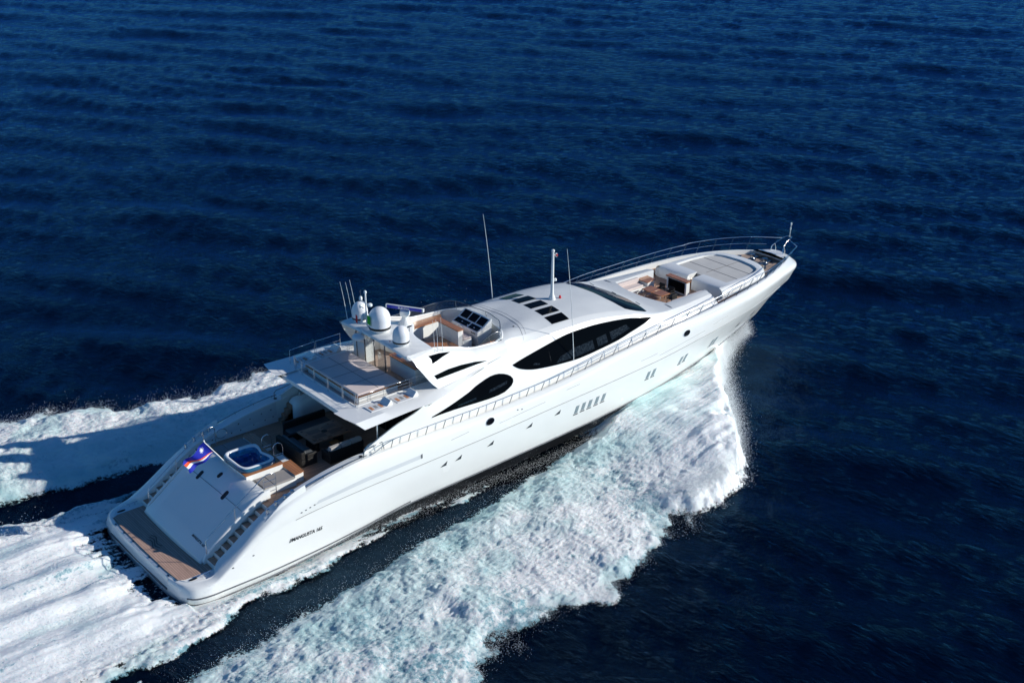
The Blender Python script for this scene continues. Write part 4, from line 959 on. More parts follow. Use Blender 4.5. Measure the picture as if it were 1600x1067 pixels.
# hull ports
def hport(name, x, z, hw, hh, sl, s, m, fr='white'):
    o = [(x-hw-sl, z-hh), (x+hw-sl, z-hh), (x+hw+sl, z+hh), (x-hw+sl, z+hh)]
    a = decal(name, o, HT, 'y', s, m, Y, off=.012, step=.2)
    return a
for s in (-1, 1):
    for x, z in [(25.17, 2.50), (25.69, 2.54), (26.22, 2.55), (26.77, 2.58), (27.31, 2.60), (31.12, 2.86), (31.62, 2.88), (34.3, 2.80), (34.75, 2.84), (37.7, 2.85), (38.1, 2.88)]:
        hport('hull_window', x, z, .13, .25, .05, s, 'port')
        decal('window_frame', [(x-.22, z-.36), (x+.15, z-.36), (x+.15, z-.29), (x-.22, z-.29)], HT, 'y', s, 'portd', Y, off=.008, step=.3)
    for x, z in [(23.65, 2.82), (21.54, 2.70), (18.76, 2.53), (16.55, 2.43), (15.56, 2.39), (40.9, 3.0), (42.9, 3.15), (45.3, 3.3)]:
        decal('hull_port', [(x-.26, z-.12), (x+.14, z-.12), (x+.20, z+.13)], HT, 'y', s, 'portd', Y, off=.012, step=.3)
    for x, z in [(18.66, 3.93), (34.18, 4.80)]:
        o = [(x+.26*math.cos(a)+.05*math.sin(a), z+.17*math.sin(a)) for a in np.linspace(0, 2*math.pi, 21)[:-1]]
        decal('hawse_hole', o, HT, 'y', s, 'screen', Y, off=.012, step=.2)
        rg = []
        for x_, z_ in o+[o[0]]:
            h, n_, _, _ = HT.ray_cast(Vector((x_, s*30, z_)), Vector((0, -s, 0))); rg.append(tuple(h+Vector((0, s*.02, 0))))
        MB().tube(rg, .025, 6).build('hawse_ring', 'chrome', Y, smooth=60)
    # recessed grille band along the quarter
    decal('air_intake', [(7.6, 2.98), (10.8, 3.20), (14.1, 3.30), (14.1, 3.52), (10.6, 3.42), (7.8, 3.16)], HT, 'y', s, 'deckgrey', Y, off=.006, step=.4)
    decal('intake_end', [(14.0, 3.30), (14.12, 3.30), (14.12, 3.54), (14.0, 3.52)], HT, 'y', s, 'line', Y, off=.012, step=.3)
    for (xa_, za_, xb_, zb_) in [(16.0, 3.7, 17.2, 3.8), (19.3, 3.62, 22.6, 3.86), (24.2, 4.1, 25.2, 4.16), (30.2, 4.12, 31.6, 4.22), (31.8, 4.02, 36.0, 4.42), (36.8, 4.62, 38.3, 4.75), (2.9, 1.95, 3.35, 2.3)]:
        q = []
        for t in np.linspace(0, 1, 8):
            h, n_, _, _ = HT.ray_cast(Vector((xa_+(xb_-xa_)*t, s*30, za_+(zb_-za_)*t)), Vector((0, -s, 0)))
            if h: q.append(tuple(h+Vector((0, s*.0, 0))))
        if len(q) > 1: MB().tube(q, .013, 5).build('hull_slot', 'seam', Y)
    for x, z in [(6.8, 2.85), (7.05, 2.9), (7.3, 2.95), (7.55, 3.0), (20.6, 4.0), (20.9, 3.95), (2.9, 1.35), (4.0, 1.6)]:
        decal('vent_hole', rr2(x, z, .05, .03, .02), HT, 'y', s, 'line', Y, off=.01, step=.1)

# ================================================================== foredeck
MB().prism([(33.9, -2.3), (40.3, -2.3), (40.3, 2.3), (33.9, 2.3)], 4.9, 5.06).build('lounge_sole', 'teak', Y)
MB().prism([(38.15, -3.9), (39.3, -3.9), (39.3, 3.9), (38.15, 3.9)], 4.95, 5.08).build('passage_sole', 'teak', Y)
# side decks
for s in (-1, 1):
    sdk = MB(); rows = []
    for x in np.linspace(12.2, 47.9, 70):
        w_, z = sheer(x); wi = foot(x)[0]-.1 if x < 38 else max(float(pchip([38, 43, 45, 46, 48], [3.2, 2.3, .8, 0., 0.], x)), 0)
        i = min(inw(x), w_*.75); dzz = foot(x)[1]+.01 if x < 38 else 5.26
        rows.append([(x, s*wi, dzz), (x, s*(w_-i-.015), dzz-.0)])
    sdk.grid(rows); sdk.build('side_deck', 'teak', Y, smooth=0, fixn=True)
# sunpad block
def blk(n=40):
    o = []
    for k in range(n+1):
        a = math.pi*k/n-math.pi/2; c, s_ = math.cos(a), math.sin(a)
        o.append((42.1+3.0*abs(c)**.72*1, 2.75*math.copysign(abs(s_)**.85, s_)))
    return o
ob = blk(); base = [(39.15, -2.98)]+[(x, y) for x, y in ob]+[(39.15, 2.98)]
def sc(poly, k, dx=0): return [(42+(x-42)*k+dx, y*k) for x, y in poly]
B = MB()
lv = [(1.0, 5.15), (.995, 5.45), (.975, 5.68), (.945, 5.80), (.91, 5.85), (.875, 5.86)]
rows = [[(x if abs(x-39.15) > .01 else 39.15, y, z) for x, y in [(39.15 if i in (0, len(base)-1) else 42+(p[0]-42)*k, p[1]*k) for i, p in enumerate(base)]] for k, z in lv]
padp = [(40.25, -2.22), (41.8, -2.25), (43.2, -2.1), (43.85, -1.8), (44.15, -1.2), (44.3, 0), (44.15, 1.2), (43.85, 1.8), (43.2, 2.1), (41.8, 2.25), (40.25, 2.22)]
B.grid(rows)
# top ring to pad hollow
inner_ = []
for x, y, z in rows[-1]:
    bx = min(padp, key=lambda p: (p[0]-x)**2+(p[1]-y)**2); 
N2 = len(rows[-1]); 
def along(poly, n):
    P = [Vector(p) for p in poly]; L_ = [0]
    for i in range(1, len(P)): L_.append(L_[-1]+(P[i]-P[i-1]).length)
    out = []
    for k in range(n):
        d = L_[-1]*k/(n-1); j = max(i for i in range(len(P)) if L_[i] <= d+1e-9); j = min(j, len(P)-2); t = (d-L_[j])/(L_[j+1]-L_[j]); out.append(tuple(P[j].lerp(P[j+1], t)))
    return out
orow = [(x, y, z) for x, y, z in rows[-1]]
irow = [(x, y, 5.86) for x, y in along(padp, N2)]
B.grid([orow, irow, [(x+.0, y*.985, 5.66) for x, y, z in irow]])
# aft faces: port and starboard wings with a gap between
for s in (-1, 1):
    ya, yb = (s*.28, s*2.62); lo, hi = min(ya, yb), max(ya, yb)
    B.add([(39.15, lo, 5.05), (39.15, hi, 5.05), (39.15, hi, 5.62), (39.2, hi, 5.8), (39.35, hi, 5.865), (40.3, hi, 5.865), (40.3, lo, 5.865), (39.55, lo, 5.865), (39.4, lo, 5.8), (39.35, lo, 5.62), (39.35, lo, 5.05)],
          [(0, 1, 2, 9, 10), (2, 3, 8, 9), (3, 4, 7, 8), (4, 5, 6, 7), (10, 9, 8, 7, 6)])
    B.add([(39.15, s*2.6, 5.05), (39.15, s*2.98, 5.15), (39.15, s*2.96, 5.45), (39.15, s*2.85, 5.68), (39.2, s*2.6, 5.80)], [(0, 1, 2, 3, 4)])
B.box((40.25, -2.2, 5.05), (40.3, 2.2, 5.60))
B.build('foredeck_block', 'white', Y, smooth=50, fixn=True)
MB().prism([(39.7, -.28), (40.26, -.28), (40.26, .28), (39.7, .28)], 5.06, 5.5).build('block_step', 'varnish', Y, bevel=.01)
pc = MB().prism([(x, y*.98) for x, y in padp], 5.6, lambda x, y: 5.76); pc.build('foredeck_sunpad', 'padfore', Y, bevel=.05, seg=3)
for pts in ([(41.55, -2.1), (41.55, 2.1)], [(40.9, 0), (44.2, 0)], [(42.9, -2.05), (42.9, 2.05)]):
    MB().tube([(x, y, 5.762) for x, y in pts], .014, 5).build('sunpad_seam', 'piping', Y)
# bow deck teak with a raised white bulkhead
bow = [(p[0], p[1]) for p in curve(shtop, np.linspace(0, 1, 200)) if 43.3 < p[0] < 47.6]
bw_ = [(x, y+.25) for x, y in bow]; poly = bw_+[(x, -y) for x, y in bw_[::-1]]
MB().prism(poly, 5.1, 5.272).build('bow_deck', 'teakgrey', Y, smooth=0)
MB().prism([(47.3, -1.25), (47.45, -1.15), (47.6, 0), (47.45, 1.15), (47.3, 1.25), (48.3, .5), (48.45, 0), (48.3, -.5)], 5.2, 5.56).build('bow_locker', 'white', Y, bevel=.04, seg=3)
for s in (-1, 1):
    wl = MB().lathe((46.2, s*.55, 5.27), [(.26, 0), (.26, .06), (.17, .12), (.13, .2), (.13, .3), (.2, .36), (.2, .4), (0, .42)], 20); wl.box((45.6, s*.55-.1, 5.28), (46.9, s*.55+.1, 5.40)); wl.build('anchor_windlass', 'chrome', Y, smooth=45)
    MB().tube([(46.4+.2*k, s*(.55+.04*(-1)**k), 5.32) for k in range(5)], .045, 7).build('anchor_chain', 'steel', Y)
    MB().tube([(44.55, s*2.2, 5.28), (44.55, s*2.2, 5.5)], .05).tube([(44.95, s*2.05, 5.28), (44.95, s*2.05, 5.5)], .05).tube([(44.4, s*2.27, 5.48), (45.15, s*1.98, 5.48)], .04).build('bow_cleat', 'chrome', Y, smooth=60)
    MB().lathe((45.5, s*1.1, 5.27), [(.15, 0), (.15, .08), (.1, .14), (.1, .26), (.15, .3), (0, .33)], 16).build('capstan', 'chrome', Y, smooth=45)
MB().box((45.75, -.3, 5.275), (46.15, .3, 5.29)).build('deck_hatch', 'line', Y, bevel=.01)
MB().box((46.6, -.25, 5.275), (46.8, .2, 5.3)).build('deck_hatch', 'line', Y, bevel=.01)
# lounge furniture fixed to the boat: bench round the aft side, TV cabinet
bn = MB()
bn.prism([(34.25, -1.2), (34.25, 2.2), (36.6, 2.2), (36.6, 1.35), (35.0, 1.35), (34.95, -1.2)], 5.06, 5.38); bn.build('lounge_bench', 'white', Y, bevel=.02)
MB().prism([(34.35, -1.15), (34.35, 2.12), (36.5, 2.12), (36.5, 1.45), (35.05, 1.45), (35.0, -1.15)], 5.38, 5.52).build('bench_cushion', 'pad', Y, bevel=.04, seg=3)
MB().prism([(34.27, 2.0), (34.27, 2.18), (36.6, 2.18), (36.6, 1.98)], 5.5, 5.82).build('bench_backrest', 'pad', Y, bevel=.04, seg=3)
MB().box((35.2, -2.2, 5.06), (38.1, -1.75, 5.4)).build('lounge_bench', 'white', Y, bevel=.02)
MB().box((35.3, -2.18, 5.4), (38.0, -1.78, 5.52)).build('bench_cushion', 'pad', Y, bevel=.04, seg=3)
MB().box((35.3, -2.2, 5.5), (38.1, -2.08, 5.86)).build('bench_backrest', 'pad', Y, bevel=.03, seg=3)
MB().prism([(36.75, 1.35), (37.5, 1.45), (37.6, 2.3), (36.7, 2.3)], 5.06, 5.62).build('side_locker', 'white', Y, bevel=.03)
MB().prism([(36.7, 1.3), (37.55, 1.4), (37.65, 2.3), (36.65, 2.3)], 5.62, 5.67).build('locker_top', 'varnish', Y, bevel=.01)
MB().box((38.02, -.86, 5.06), (38.36, .86, 5.96)).build('television_cabinet', 'white', Y, bevel=.02)
MB().box((37.96, -.92, 5.96), (38.42, .92, 6.03)).build('cabinet_top', 'varnish', Y, bevel=.01)
MB().box((38.000, -.74, 5.18), (38.02, .70, 5.90)).build('television_screen', 'screen', Y)

# ================================================================== fly deck fittings
# big aft sunpad on a box
MB().box((11.85, -2.42, 6.21), (14.3, 2.45, 6.62)).build('sunpad_base', 'white', Y, bevel=.02)
MB().box((11.72, -2.52, 6.62), (14.42, 2.52, 6.68)).build('sunpad_teak_trim', 'varnish', Y, bevel=.01)
MB().box((11.80, -2.42, 6.68), (14.42, 2.42, 6.79)).build('aft_sunpad', 'pad', Y, bevel=.04, seg=3)
for pts in ([(11.82, .02), (14.4, .02)], [(13.1, -2.38), (13.1, 2.38)], [(11.82, 1.25), (14.4, 1.25)], [(11.82, -1.2), (14.4, -1.2)]):
    MB().tube([(x, y, 6.792) for x, y in pts], .010, 5).build('sunpad_seam', 'piping', Y)
# rails round the upper deck
def rail(name, pts, h, posts, r=.02, mids=(.45,), lean=0.):
    mb = MB(); r = .015; tp = [(x, y, z+h) for x, y, z in pts]; mb.tube([pts[0]]+tp+[pts[-1]], r)
    for m_ in mids: mb.tube([(x, y, z+h*m_) for x, y, z in pts], r*.6, 6)
    for p in posts: mb.tube([p, (p[0], p[1], p[2]+h)], r*.9, 7)
    return mb.build(name, 'steel', Y, smooth=60)
for y0, y1 in ((2.9, 2.22), (2.12, 1.0), (.92, -.32), (-.42, -1.7), (-1.8, -2.84)):
    rail('aft_rail', [(11.33, y0, 6.33), (11.33, y1, 6.33)], .80, [], mids=(.35, .68))
for s in (-1, 1):
    for x0, x1 in ((11.45, 13.05), (13.18, 14.70), (14.82, 16.2)):
        rail('side_rail', [(x0, s*2.95, 6.44), (x1, s*2.95, 6.44)], .56, [], mids=(.35, .68))
    rail('aft_rail', [(11.38, s*2.9, 6.4), (11.38, s*3.05, 6.4)], .75, [])
rail('port_gate_rail', [(11.45, 3.6, 6.44), (13.1, 3.75, 6.44)], .8, [], mids=(.5,))
rail('port_gate_rail', [(13.2, 3.75, 6.44), (14.8, 3.8, 6.44)], .8, [], mids=(.5,))
# bar under the arch and lockers
MB().box((15.45, -2.4, 6.21), (16.25, -.1, 7.1)).build('bar_cabinet', 'offwhite', Y, bevel=.02)
MB().box((15.38, -2.46, 7.1), (16.3, -.04, 7.16)).build('bar_top', 'varnishx', Y, bevel=.01)
MB().box((15.5, -2.3, 7.155), (16.2, -.2, 7.175)).build('bar_surface', 'inlay', Y)
MB().box((15.6, -.9, 7.175), (15.95, -.4, 7.19)).build('bar_sink', 'steel', Y)
MB().box((14.9, 1.5, 6.21), (15.5, 2.6, 7.35)).build('fly_locker', 'white', Y, bevel=.02)
MB().box((14.86, .5, 6.3), (14.89, 1.45, 8.0)).build('glass_panel', 'clear', Y)
MB().box((14.86, -.6, 6.3), (14.89, .2, 7.4)).build('glass_panel', 'clear', Y)
# fly lounge
MB().prism([(18.2, 1.95), (20.5, 2.0), (20.9, 2.7), (18.0, 2.66)], 6.21, 7.12).build('fly_cabinet', 'white', Y, bevel=.03)
MB().prism([(18.2, 1.9), (20.55, 1.95), (20.95, 2.68), (18.0, 2.64)], 7.12, 7.18).build('cabinet_top', 'varnish', Y, bevel=.01)
MB().prism([(16.9, 1.2), (18.1, 1.9), (18.0, 2.62), (16.6, 2.55)], 6.21, 7.05).build('fly_cabinet', 'white', Y, bevel=.03)
MB().prism([(16.85, 1.15), (18.1, 1.86), (18.0, 2.6), (16.6, 2.53)], 7.05, 7.11).build('cabinet_top', 'varnish', Y, bevel=.01)
MB().prism([(18.2, -.9), (19.5, -.9), (19.5, .75), (18.2, .75)], 6.75, 6.82).build('fly_table_top', 'varnish', Y, bevel=.01)
MB().lathe((18.85, -.1, 6.21), [(.25, 0), (.2, .03), (.06, .06), (.06, .54)], 16).build('table_pedestal', 'steel', Y, smooth=40)
MB().prism([(17.2, .95), (18.9, 1.0), (18.9, 1.55), (17.2, 1.5)], 6.21, 6.6).build('fly_seat', 'cushgrey', Y, bevel=.04)
# helm seat with high back
MB().box((19.72, -.55, 6.21), (20.06, 1.25, 7.50)).build('helm_seat_back', 'white', Y, bevel=.03)
MB().box((19.66, -.62, 7.50), (20.10, 1.32, 7.56)).build('seat_back_top', 'varnishx', Y, bevel=.01)
MB().box((20.06, -.55, 6.21), (20.72, 1.25, 6.78)).build('helm_seat', 'white', Y, bevel=.03)
MB().box((20.07, -.52, 6.78), (20.74, 1.22, 6.90)).build('seat_cushion', 'pad', Y, bevel=.05, seg=3)
MB().box((20.02, -.50, 6.9), (20.16, 1.20, 7.42)).build('seat_cushion', 'pad', Y, bevel=.05, seg=3)
# helm console
hc = MB(); yl, yr = -.72, 1.62
pf = [(21.02, 6.5), (20.95, 7.0), (20.98, 7.12), (21.42, 7.30), (21.92, 7.66), (22.02, 7.66), (22.02, 6.9), (21.5, 6.4)]
hc.grid([[(x, y, z) for x, z in pf] for y in (yl, yl+.04, yr-.04, yr)], close=True); hc.add([(x, yl, z) for x, z in pf], [tuple(range(8))]); hc.add([(x, yr, z) for x, z in pf], [tuple(range(8))])
hc.box((21.1, yl+.1, 6.2), (22.0, yr-.1, 6.6)); hc.build('helm_console', 'white', Y, bevel=.02, fixn=True)
def onface(a, b, t0, t1, y0, y1, off=.012):
    (xa_, za_), (xb_, zb_) = a, b; n_ = Vector((-(zb_-za_), 0, xb_-xa_)).normalized()*off
    p = lambda t, y: (xa_+(xb_-xa_)*t+n_.x, y, za_+(zb_-za_)*t+n_.z)
    return [p(t0, y0), p(t1, y0), p(t1, y1), p(t0, y1)]
for k in range(3):
    y0 = yl+.12+k*.72; MB().add(onface(pf[3], pf[4], .08, .92, y0, y0+.64), [(0, 1, 2, 3)]).build('chart_display', 'screen', Y, smooth=0)
MB().add(onface(pf[2], pf[3], .12, .88, yl+.1, yl+.95), [(0, 1, 2, 3)]).build('switch_panel', 'screen', Y, smooth=0)
MB().add(onface(pf[2], pf[3], .12, .88, yl+1.05, yr-.1), [(0, 1, 2, 3)]).build('switch_panel', 'screen', Y, smooth=0)
for k in range(7):
    MB().add(onface(pf[2], pf[3], .3+.06*(k % 3), .45+.06*(k % 3), yl+.2+k*.28, yl+.3+k*.28, .018), [(0, 1, 2, 3)]).build('switch', 'offwhite' if k % 2 else 'chrome', Y, smooth=0)
whl = MB().tube([(20.88+.10*math.sin(a)*.6, .75+.24*math.cos(a), 6.92+.22*math.sin(a)) for a in np.linspace(0, 2*math.pi, 25)], .02, 7); whl.tube([(20.88, .51, 6.92), (20.88, .99, 6.92)], .014).build('steering_wheel', 'steel', Y)
for y in (-.3, -.5): MB().tube([(21.0, y, 6.95), (20.86, y, 7.08)], .025).build('throttle_lever', 'band', Y)
MB().prism([(19.75, -2.55), (21.3, -2.25), (21.1, -1.55), (19.9, -1.6)], 6.21, 6.62).build('fly_bench', 'white', Y, bevel=.02)
MB().prism([(19.8, -2.5), (21.2, -2.2), (21.05, -1.6), (19.95, -1.65)], 6.62, 6.74).build('bench_cushion', 'pad', Y, bevel=.04)
MB().prism([(19.0, -2.66), (21.0, -2.62), (21.0, -2.5), (19.0, -2.54)], 6.9, 7.38).build('bench_backrest', 'varnish', Y, bevel=.02)
# wind screen: glass and its top rail
gl = MB(); rows = []; trl = []
base = [(x, -2.74, rimz(x)) for x in np.linspace(19.4, 20.9, 8)]+[(xa(y)-.0, y, roofz(xa(y), y)+.02) for y in np.linspace(-2.68, 2.68, 26)]+[(x, 2.74, rimz(x)) for x in np.linspace(20.9, 17.6, 14)]
for i, (x, y, z) in enumerate(base):
    f = min(1, min(i/7, (len(base)-1-i)/13)); h = .06+.52*math.sin(min(1, f)*math.pi/2)
    d = Vector((x-20.2, y*.6, 0)).normalized(); t_ = (x+d.x*-.22*(h/.58)*0-.20*h, y*(1-.02*h), z+h)
    rows.append([(x, y, z-.02), t_]); trl.append(t_)
gl.grid(rows); gl.build('wind_screen', 'clear', Y, smooth=60)
mb = MB().tube(trl, .022, 8)
for i in (4, 12, 21, 30, 38): mb.tube([rows[i][0], rows[i][1]], .018, 6)
mb.build('screen_frame', 'chrome', Y, smooth=60)

# domes
def dome(c, r, h, name='radome'):
    pr = [(r*.72, 0), (r*.80, .05), (r*.97, .22*r+.05), (r*1.0, .30*r+.05)]
    top = [(r*1.0, .46*r+.05), (r*1.0, h*.52)]+[(r*math.cos(a), h*.52+(h*.48)*math.sin(a)) for a in np.linspace(.15, math.pi/2, 12)]
    pr2 = pr+top; pr2[-1] = (0, h)
    o = MB().lathe(c, pr2, 40).build(name, 'radome', Y, smooth=50)
    MB().lathe(c, [(r*1.0+.004, .26*r+.05), (r*1.012, .28*r+.05), (r*1.012, .46*r+.05), (r*1.0+.004, .48*r+.05)], 40).build('dome_band', 'band', o, smooth=50)
    MB().lathe((c[0], c[1], c[2]-.04), [(r*.8, 0), (r*.75, .08)], 30).build('dome_foot', 'white', o)
    return o
dome((15.13, .30, 8.50), .585, 1.38); dome((15.05, -1.75, 8.44), .44, 1.06); dome((15.2, 2.3, 8.42), .44, 1.10)
MB().lathe((14.25, 1.05, 8.0), [(.28, 0), (.34, .05), (.36, .14), (.30, .24), (.1, .28), (0, .285)], 28).tube([(14.5, 1.05, 8.5), (14.25, 1.05, 8.1)], .05).build('small_radar_dome', 'radome', Y, smooth=50)
# open array radar
rb = MB().lathe((16.75, .25, 8.7), [(.42, 0), (.36, .15), (.20, .30), (.17, .48), (.27, .56), (.29, .70), (.26, .82), (.1, .86), (0, .86)], 24); rad = rb.build('radar_pedestal', 'white', Y, smooth=50)
ang = math.atan2(-1.7, 1.05); cx, cy, cz = 16.75, .25, 9.66
a = MB(); n_ = 1.05; ca, sa = math.cos(ang), math.sin(ang)
def obx(mb, l0, l1, wd, z0, z1, mi=0):
    q = [(cx+l*ca-t*sa, cy+l*sa+t*ca) for l, t in ((l0, -wd), (l1, -wd), (l1, wd), (l0, wd))]
    return mb.prism(q, z0, z1, mi)
bar = obx(MB(), -1.02, 1.02, .07, cz-.09, cz+.09).build('radar_bar', 'radarblue', Y, bevel=.02)
e = MB(); obx(e, -1.10, -1.02, .085, cz-.1, cz+.1); obx(e, 1.02, 1.10, .085, cz-.1, cz+.1); obx(e, -1.02, 1.02, .06, cz+.09, cz+.11); e.build('bar_end_cap', 'white', bar, bevel=.01)
def on_bar(u, v):
    l = -.36+u; x = cx+l*ca+.085*sa; y = cy+l*sa-.085*ca; return Vector((x, y, cz-.06+v))
lettering('bar_lettering', 'FURUNO', .16, on_bar, 'letterwhite', Y)
# instrument mast with lamps
im = MB().tube([(14.95, .75, 8.6), (14.62, .75, 9.1), (14.58, .75, 10.9)], .045, 10)
im.tube([(14.58, .35, 10.35), (14.58, 1.2, 10.35)], .03).tube([(14.58, .9, 10.0), (14.58, 1.25, 10.0)], .025).tube([(14.58, .45, 9.75), (14.85, .4, 9.75)], .025)
im.build('instrument_mast', 'white', Y, smooth=50)
for x, y, z, r, h in ((14.58, 1.2, 10.38, .09, .22), (14.58, .35, 10.3, .14, .16), (14.58, 1.25, 9.9, .07, .2), (14.85, .4, 9.6, .09, .25), (14.58, .75, 10.9, .08, .16), (14.6, 1.0, 9.35, .13, .3)):
    MB().lathe((x, y, z), [(0, 0), (r, .02), (r, h*.7), (r*.5, h), (0, h)], 12).build('mast_lamp', 'white', Y, smooth=50)
MB().tube([(14.58, 1.2, 10.6), (14.58, 1.2, 10.95)], .012).tube([(14.5, 1.15, 10.9), (14.66, 1.25, 10.9)], .012).build('wind_vane', 'chrome', Y)
for x, y in ((16.0, .95), (16.3, -.75), (16.1, 1.2)):
    MB().tube([(x, y, 8.65), (x, y, 9.1)], .02).tube([(x-.12, y, 9.02), (x+.14, y, 9.06)], .05).build('loud_hailer', 'chrome', Y, smooth=50)
for x, y in ((15.6, -2.95), (15.2, -2.6)): MB().lathe((x, y, 8.45), [(.06, 0), (.05, .15), (0, .17)], 10).build('side_lamp', 'steel', Y)
MB().lathe((14.75, -1.15, 8.62), [(.07, .0), (.07, .12), (0, .15)], 10).build('side_lamp', 'red', Y)

for o in list(Y.children):
    if o.name.split('.')[0] in ('radar_pedestal', 'radar_bar', 'bar_lettering', 'instrument_mast', 'mast_lamp', 'wind_vane', 'loud_hailer', 'side_lamp', 'arch_tip') or (o.name.startswith('whip') and o.data.vertices[0].co.z > 8.3): o.location.z -= .25

# ================================================================== cockpit fittings (built-in tub unit)
def tubo(k, dx=0., n=60, notch=.10):
    o = []
    for i in range(n):
        a = 2*math.pi*i/n; c, s_ = math.cos(a), math.sin(a); e_ = .42
        x = math.copysign(abs(c)**e_, c)*.97; y = math.copysign(abs(s_)**e_, s_)*1.16
        if x > .3: x -= notch*math.exp(-((y)/.42)**2)*2.0*k
        if x > .3: x += .05*math.exp(-((abs(y)-.95)/.2)**2)
        o.append((6.56+dx+x*k, -.22+y*k))
    return o
def ring(k, z, **kw): return [(x, y, z) for x, y in tubo(k, **kw)]
def rectring(x0, x1, y0, y1, z):
    o = []
    for x, y in tubo(1.0):
        dx, dy = x-6.56, y+.22; k = min((x1-6.56)/dx if dx > 1e-6 else ((x0-6.56)/dx if dx < -1e-6 else 99), (y1+.22)/dy if dy > 1e-6 else ((y0+.22)/dy if dy < -1e-6 else 99))
        o.append([6.56+dx*k, -.22+dy*k, z])
    for cx_, cy_ in ((x0, y0), (x0, y1), (x1, y0), (x1, y1)):
        q = min(o, key=lambda p: (p[0]-cx_)**2+(p[1]-cy_)**2); q[0], q[1] = cx_, cy_
    return [tuple(p) for p in o]
MB().grid([rectring(5.66, 7.72, -1.52, 1.05, 3.1), rectring(5.66, 7.72, -1.52, 1.05, 3.82), ring(1.0, 3.82)], close=True).build('tub_box', 'white', Y, fixn=True)
MB().grid([ring(1.0, 3.823), rectring(5.60, 7.78, -1.56, 1.09, 3.823), rectring(5.60, 7.78, -1.56, 1.09, 3.87), ring(1.0, 3.872)], close=True).build('tub_teak_rim', 'varnish', Y, fixn=True)
tub = MB().grid([ring(1.02, 3.87), ring(1.04, 3.95), ring(1.02, 4.05), ring(.97, 4.09)], close=True).build('hot_tub', 'tubblue', Y, smooth=60, fixn=True)
MB().grid([ring(.985, 4.08), ring(.965, 4.115), ring(.93, 4.12), ring(.86, 4.115), ring(.835, 4.09), ring(.82, 4.03)], close=True).build('tub_rim', 'rim', tub, smooth=60, fixn=True)
MB().grid([ring(.822, 4.04), ring(.80, 3.85), ring(.79, 3.72)], close=True).build('tub_wall', 'basinlight', tub, smooth=60, fixn=True)
mb = MB().grid([ring(.79, 3.73), ring(.60, 3.69), ring(.57, 3.45), ring(.5, 3.36)], close=True); mb.add(ring(.5, 3.36), [tuple(range(60))]); mb.build('tub_basin', 'basin', tub, smooth=45, fixn=True)
for k in range(7):
    a = k*.9; x, y = 6.56+.76*math.cos(a)*.95, -.22+.92*math.sin(a); MB().lathe((x, y, 3.74), [(.04, 0), (.03, .025), (0, .03)], 8).build('tub_jet', 'steel', tub)
MB().box((6.62, -.9, 3.70), (7.0, -.55, 3.74)).build('tub_headrest', 'basinlight', tub)
# sun beds each side
for s, ya, yb in ((-1, -2.72, -1.56), (1, 1.09, 2.7)):
    MB().box((5.96, ya, 3.1), (7.78, yb, 3.46)).build('sunbed_base', 'white', Y, bevel=.015)
    MB().box((6.0, ya+.06, 3.46), (6.55, yb-.05, 3.57)).build('sunbed_cushion', 'padgrey', Y, bevel=.03, seg=3)
    MB().box((6.56, ya+.06, 3.46), (7.72, yb-.05, 3.57)).build('sunbed_cushion', 'padgrey', Y, bevel=.03, seg=3)
MB().prism([(7.80, -2.58), (8.32, -2.52), (8.42, -.3), (7.80, -.3)], 3.1, 3.60).build('step_box', 'white', Y, bevel=.015)
MB().prism([(7.78, -2.62), (8.34, -2.56), (8.44, -1.1), (7.78, -1.1)], 3.60, 3.64).build('step_box_top', 'varnishx', Y, bevel=.006)
MB().box((7.80, -1.1, 3.3), (8.42, .75, 3.42)).build('tub_step', 'varnishx', Y, bevel=.006)
MB().box((7.80, .75, 3.1), (8.40, 2.66, 3.60)).build('step_box', 'white', Y, bevel=.015)
MB().box((7.78, .75, 3.60), (8.42, 2.70, 3.64)).build('step_box_top', 'varnishx', Y, bevel=.006)
for y in (.72, -.42):
    MB().tube([(7.86, y, 3.5), (7.86, y, 4.25), (7.96, y, 4.38), (8.14, y, 4.42), (8.34, y, 4.3), (8.4, y, 4.1), (8.4, y, 3.45)], .022).tube([(7.86, y, 3.75), (8.4, y, 3.75)], .014).build('tub_handrail', 'steel', Y, smooth=60)

# ================================================================== loose things
GSOFA = 'black wicker sofas round the dining table'
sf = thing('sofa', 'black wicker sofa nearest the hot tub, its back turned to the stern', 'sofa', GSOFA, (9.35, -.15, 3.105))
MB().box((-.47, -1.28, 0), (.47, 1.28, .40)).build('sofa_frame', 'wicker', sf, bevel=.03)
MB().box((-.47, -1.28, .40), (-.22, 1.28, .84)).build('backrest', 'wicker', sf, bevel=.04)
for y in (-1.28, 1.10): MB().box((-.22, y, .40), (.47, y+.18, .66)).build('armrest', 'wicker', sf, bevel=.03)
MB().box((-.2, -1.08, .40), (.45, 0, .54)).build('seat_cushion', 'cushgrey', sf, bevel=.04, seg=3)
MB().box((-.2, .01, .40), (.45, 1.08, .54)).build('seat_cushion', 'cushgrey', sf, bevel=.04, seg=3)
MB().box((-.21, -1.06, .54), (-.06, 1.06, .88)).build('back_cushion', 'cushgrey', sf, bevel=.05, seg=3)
sf = thing('sofa', 'black wicker sofa with light grey cushions, starboard of the dining table', 'sofa', GSOFA, (11.25, -1.62, 3.105)); sf.rotation_euler = (0, 0, .02)
MB().box((-1.05, -.42, 0), (1.05, .42, .38)).build('sofa_frame', 'wicker', sf, bevel=.03)
MB().box((-1.05, -.42, .38), (1.05, -.24, .74)).build('backrest', 'wicker', sf, bevel=.04)
for x in (-1.05, .9): MB().box((x, -.24, .38), (x+.15, .42, .60)).build('armrest', 'wicker', sf, bevel=.03)
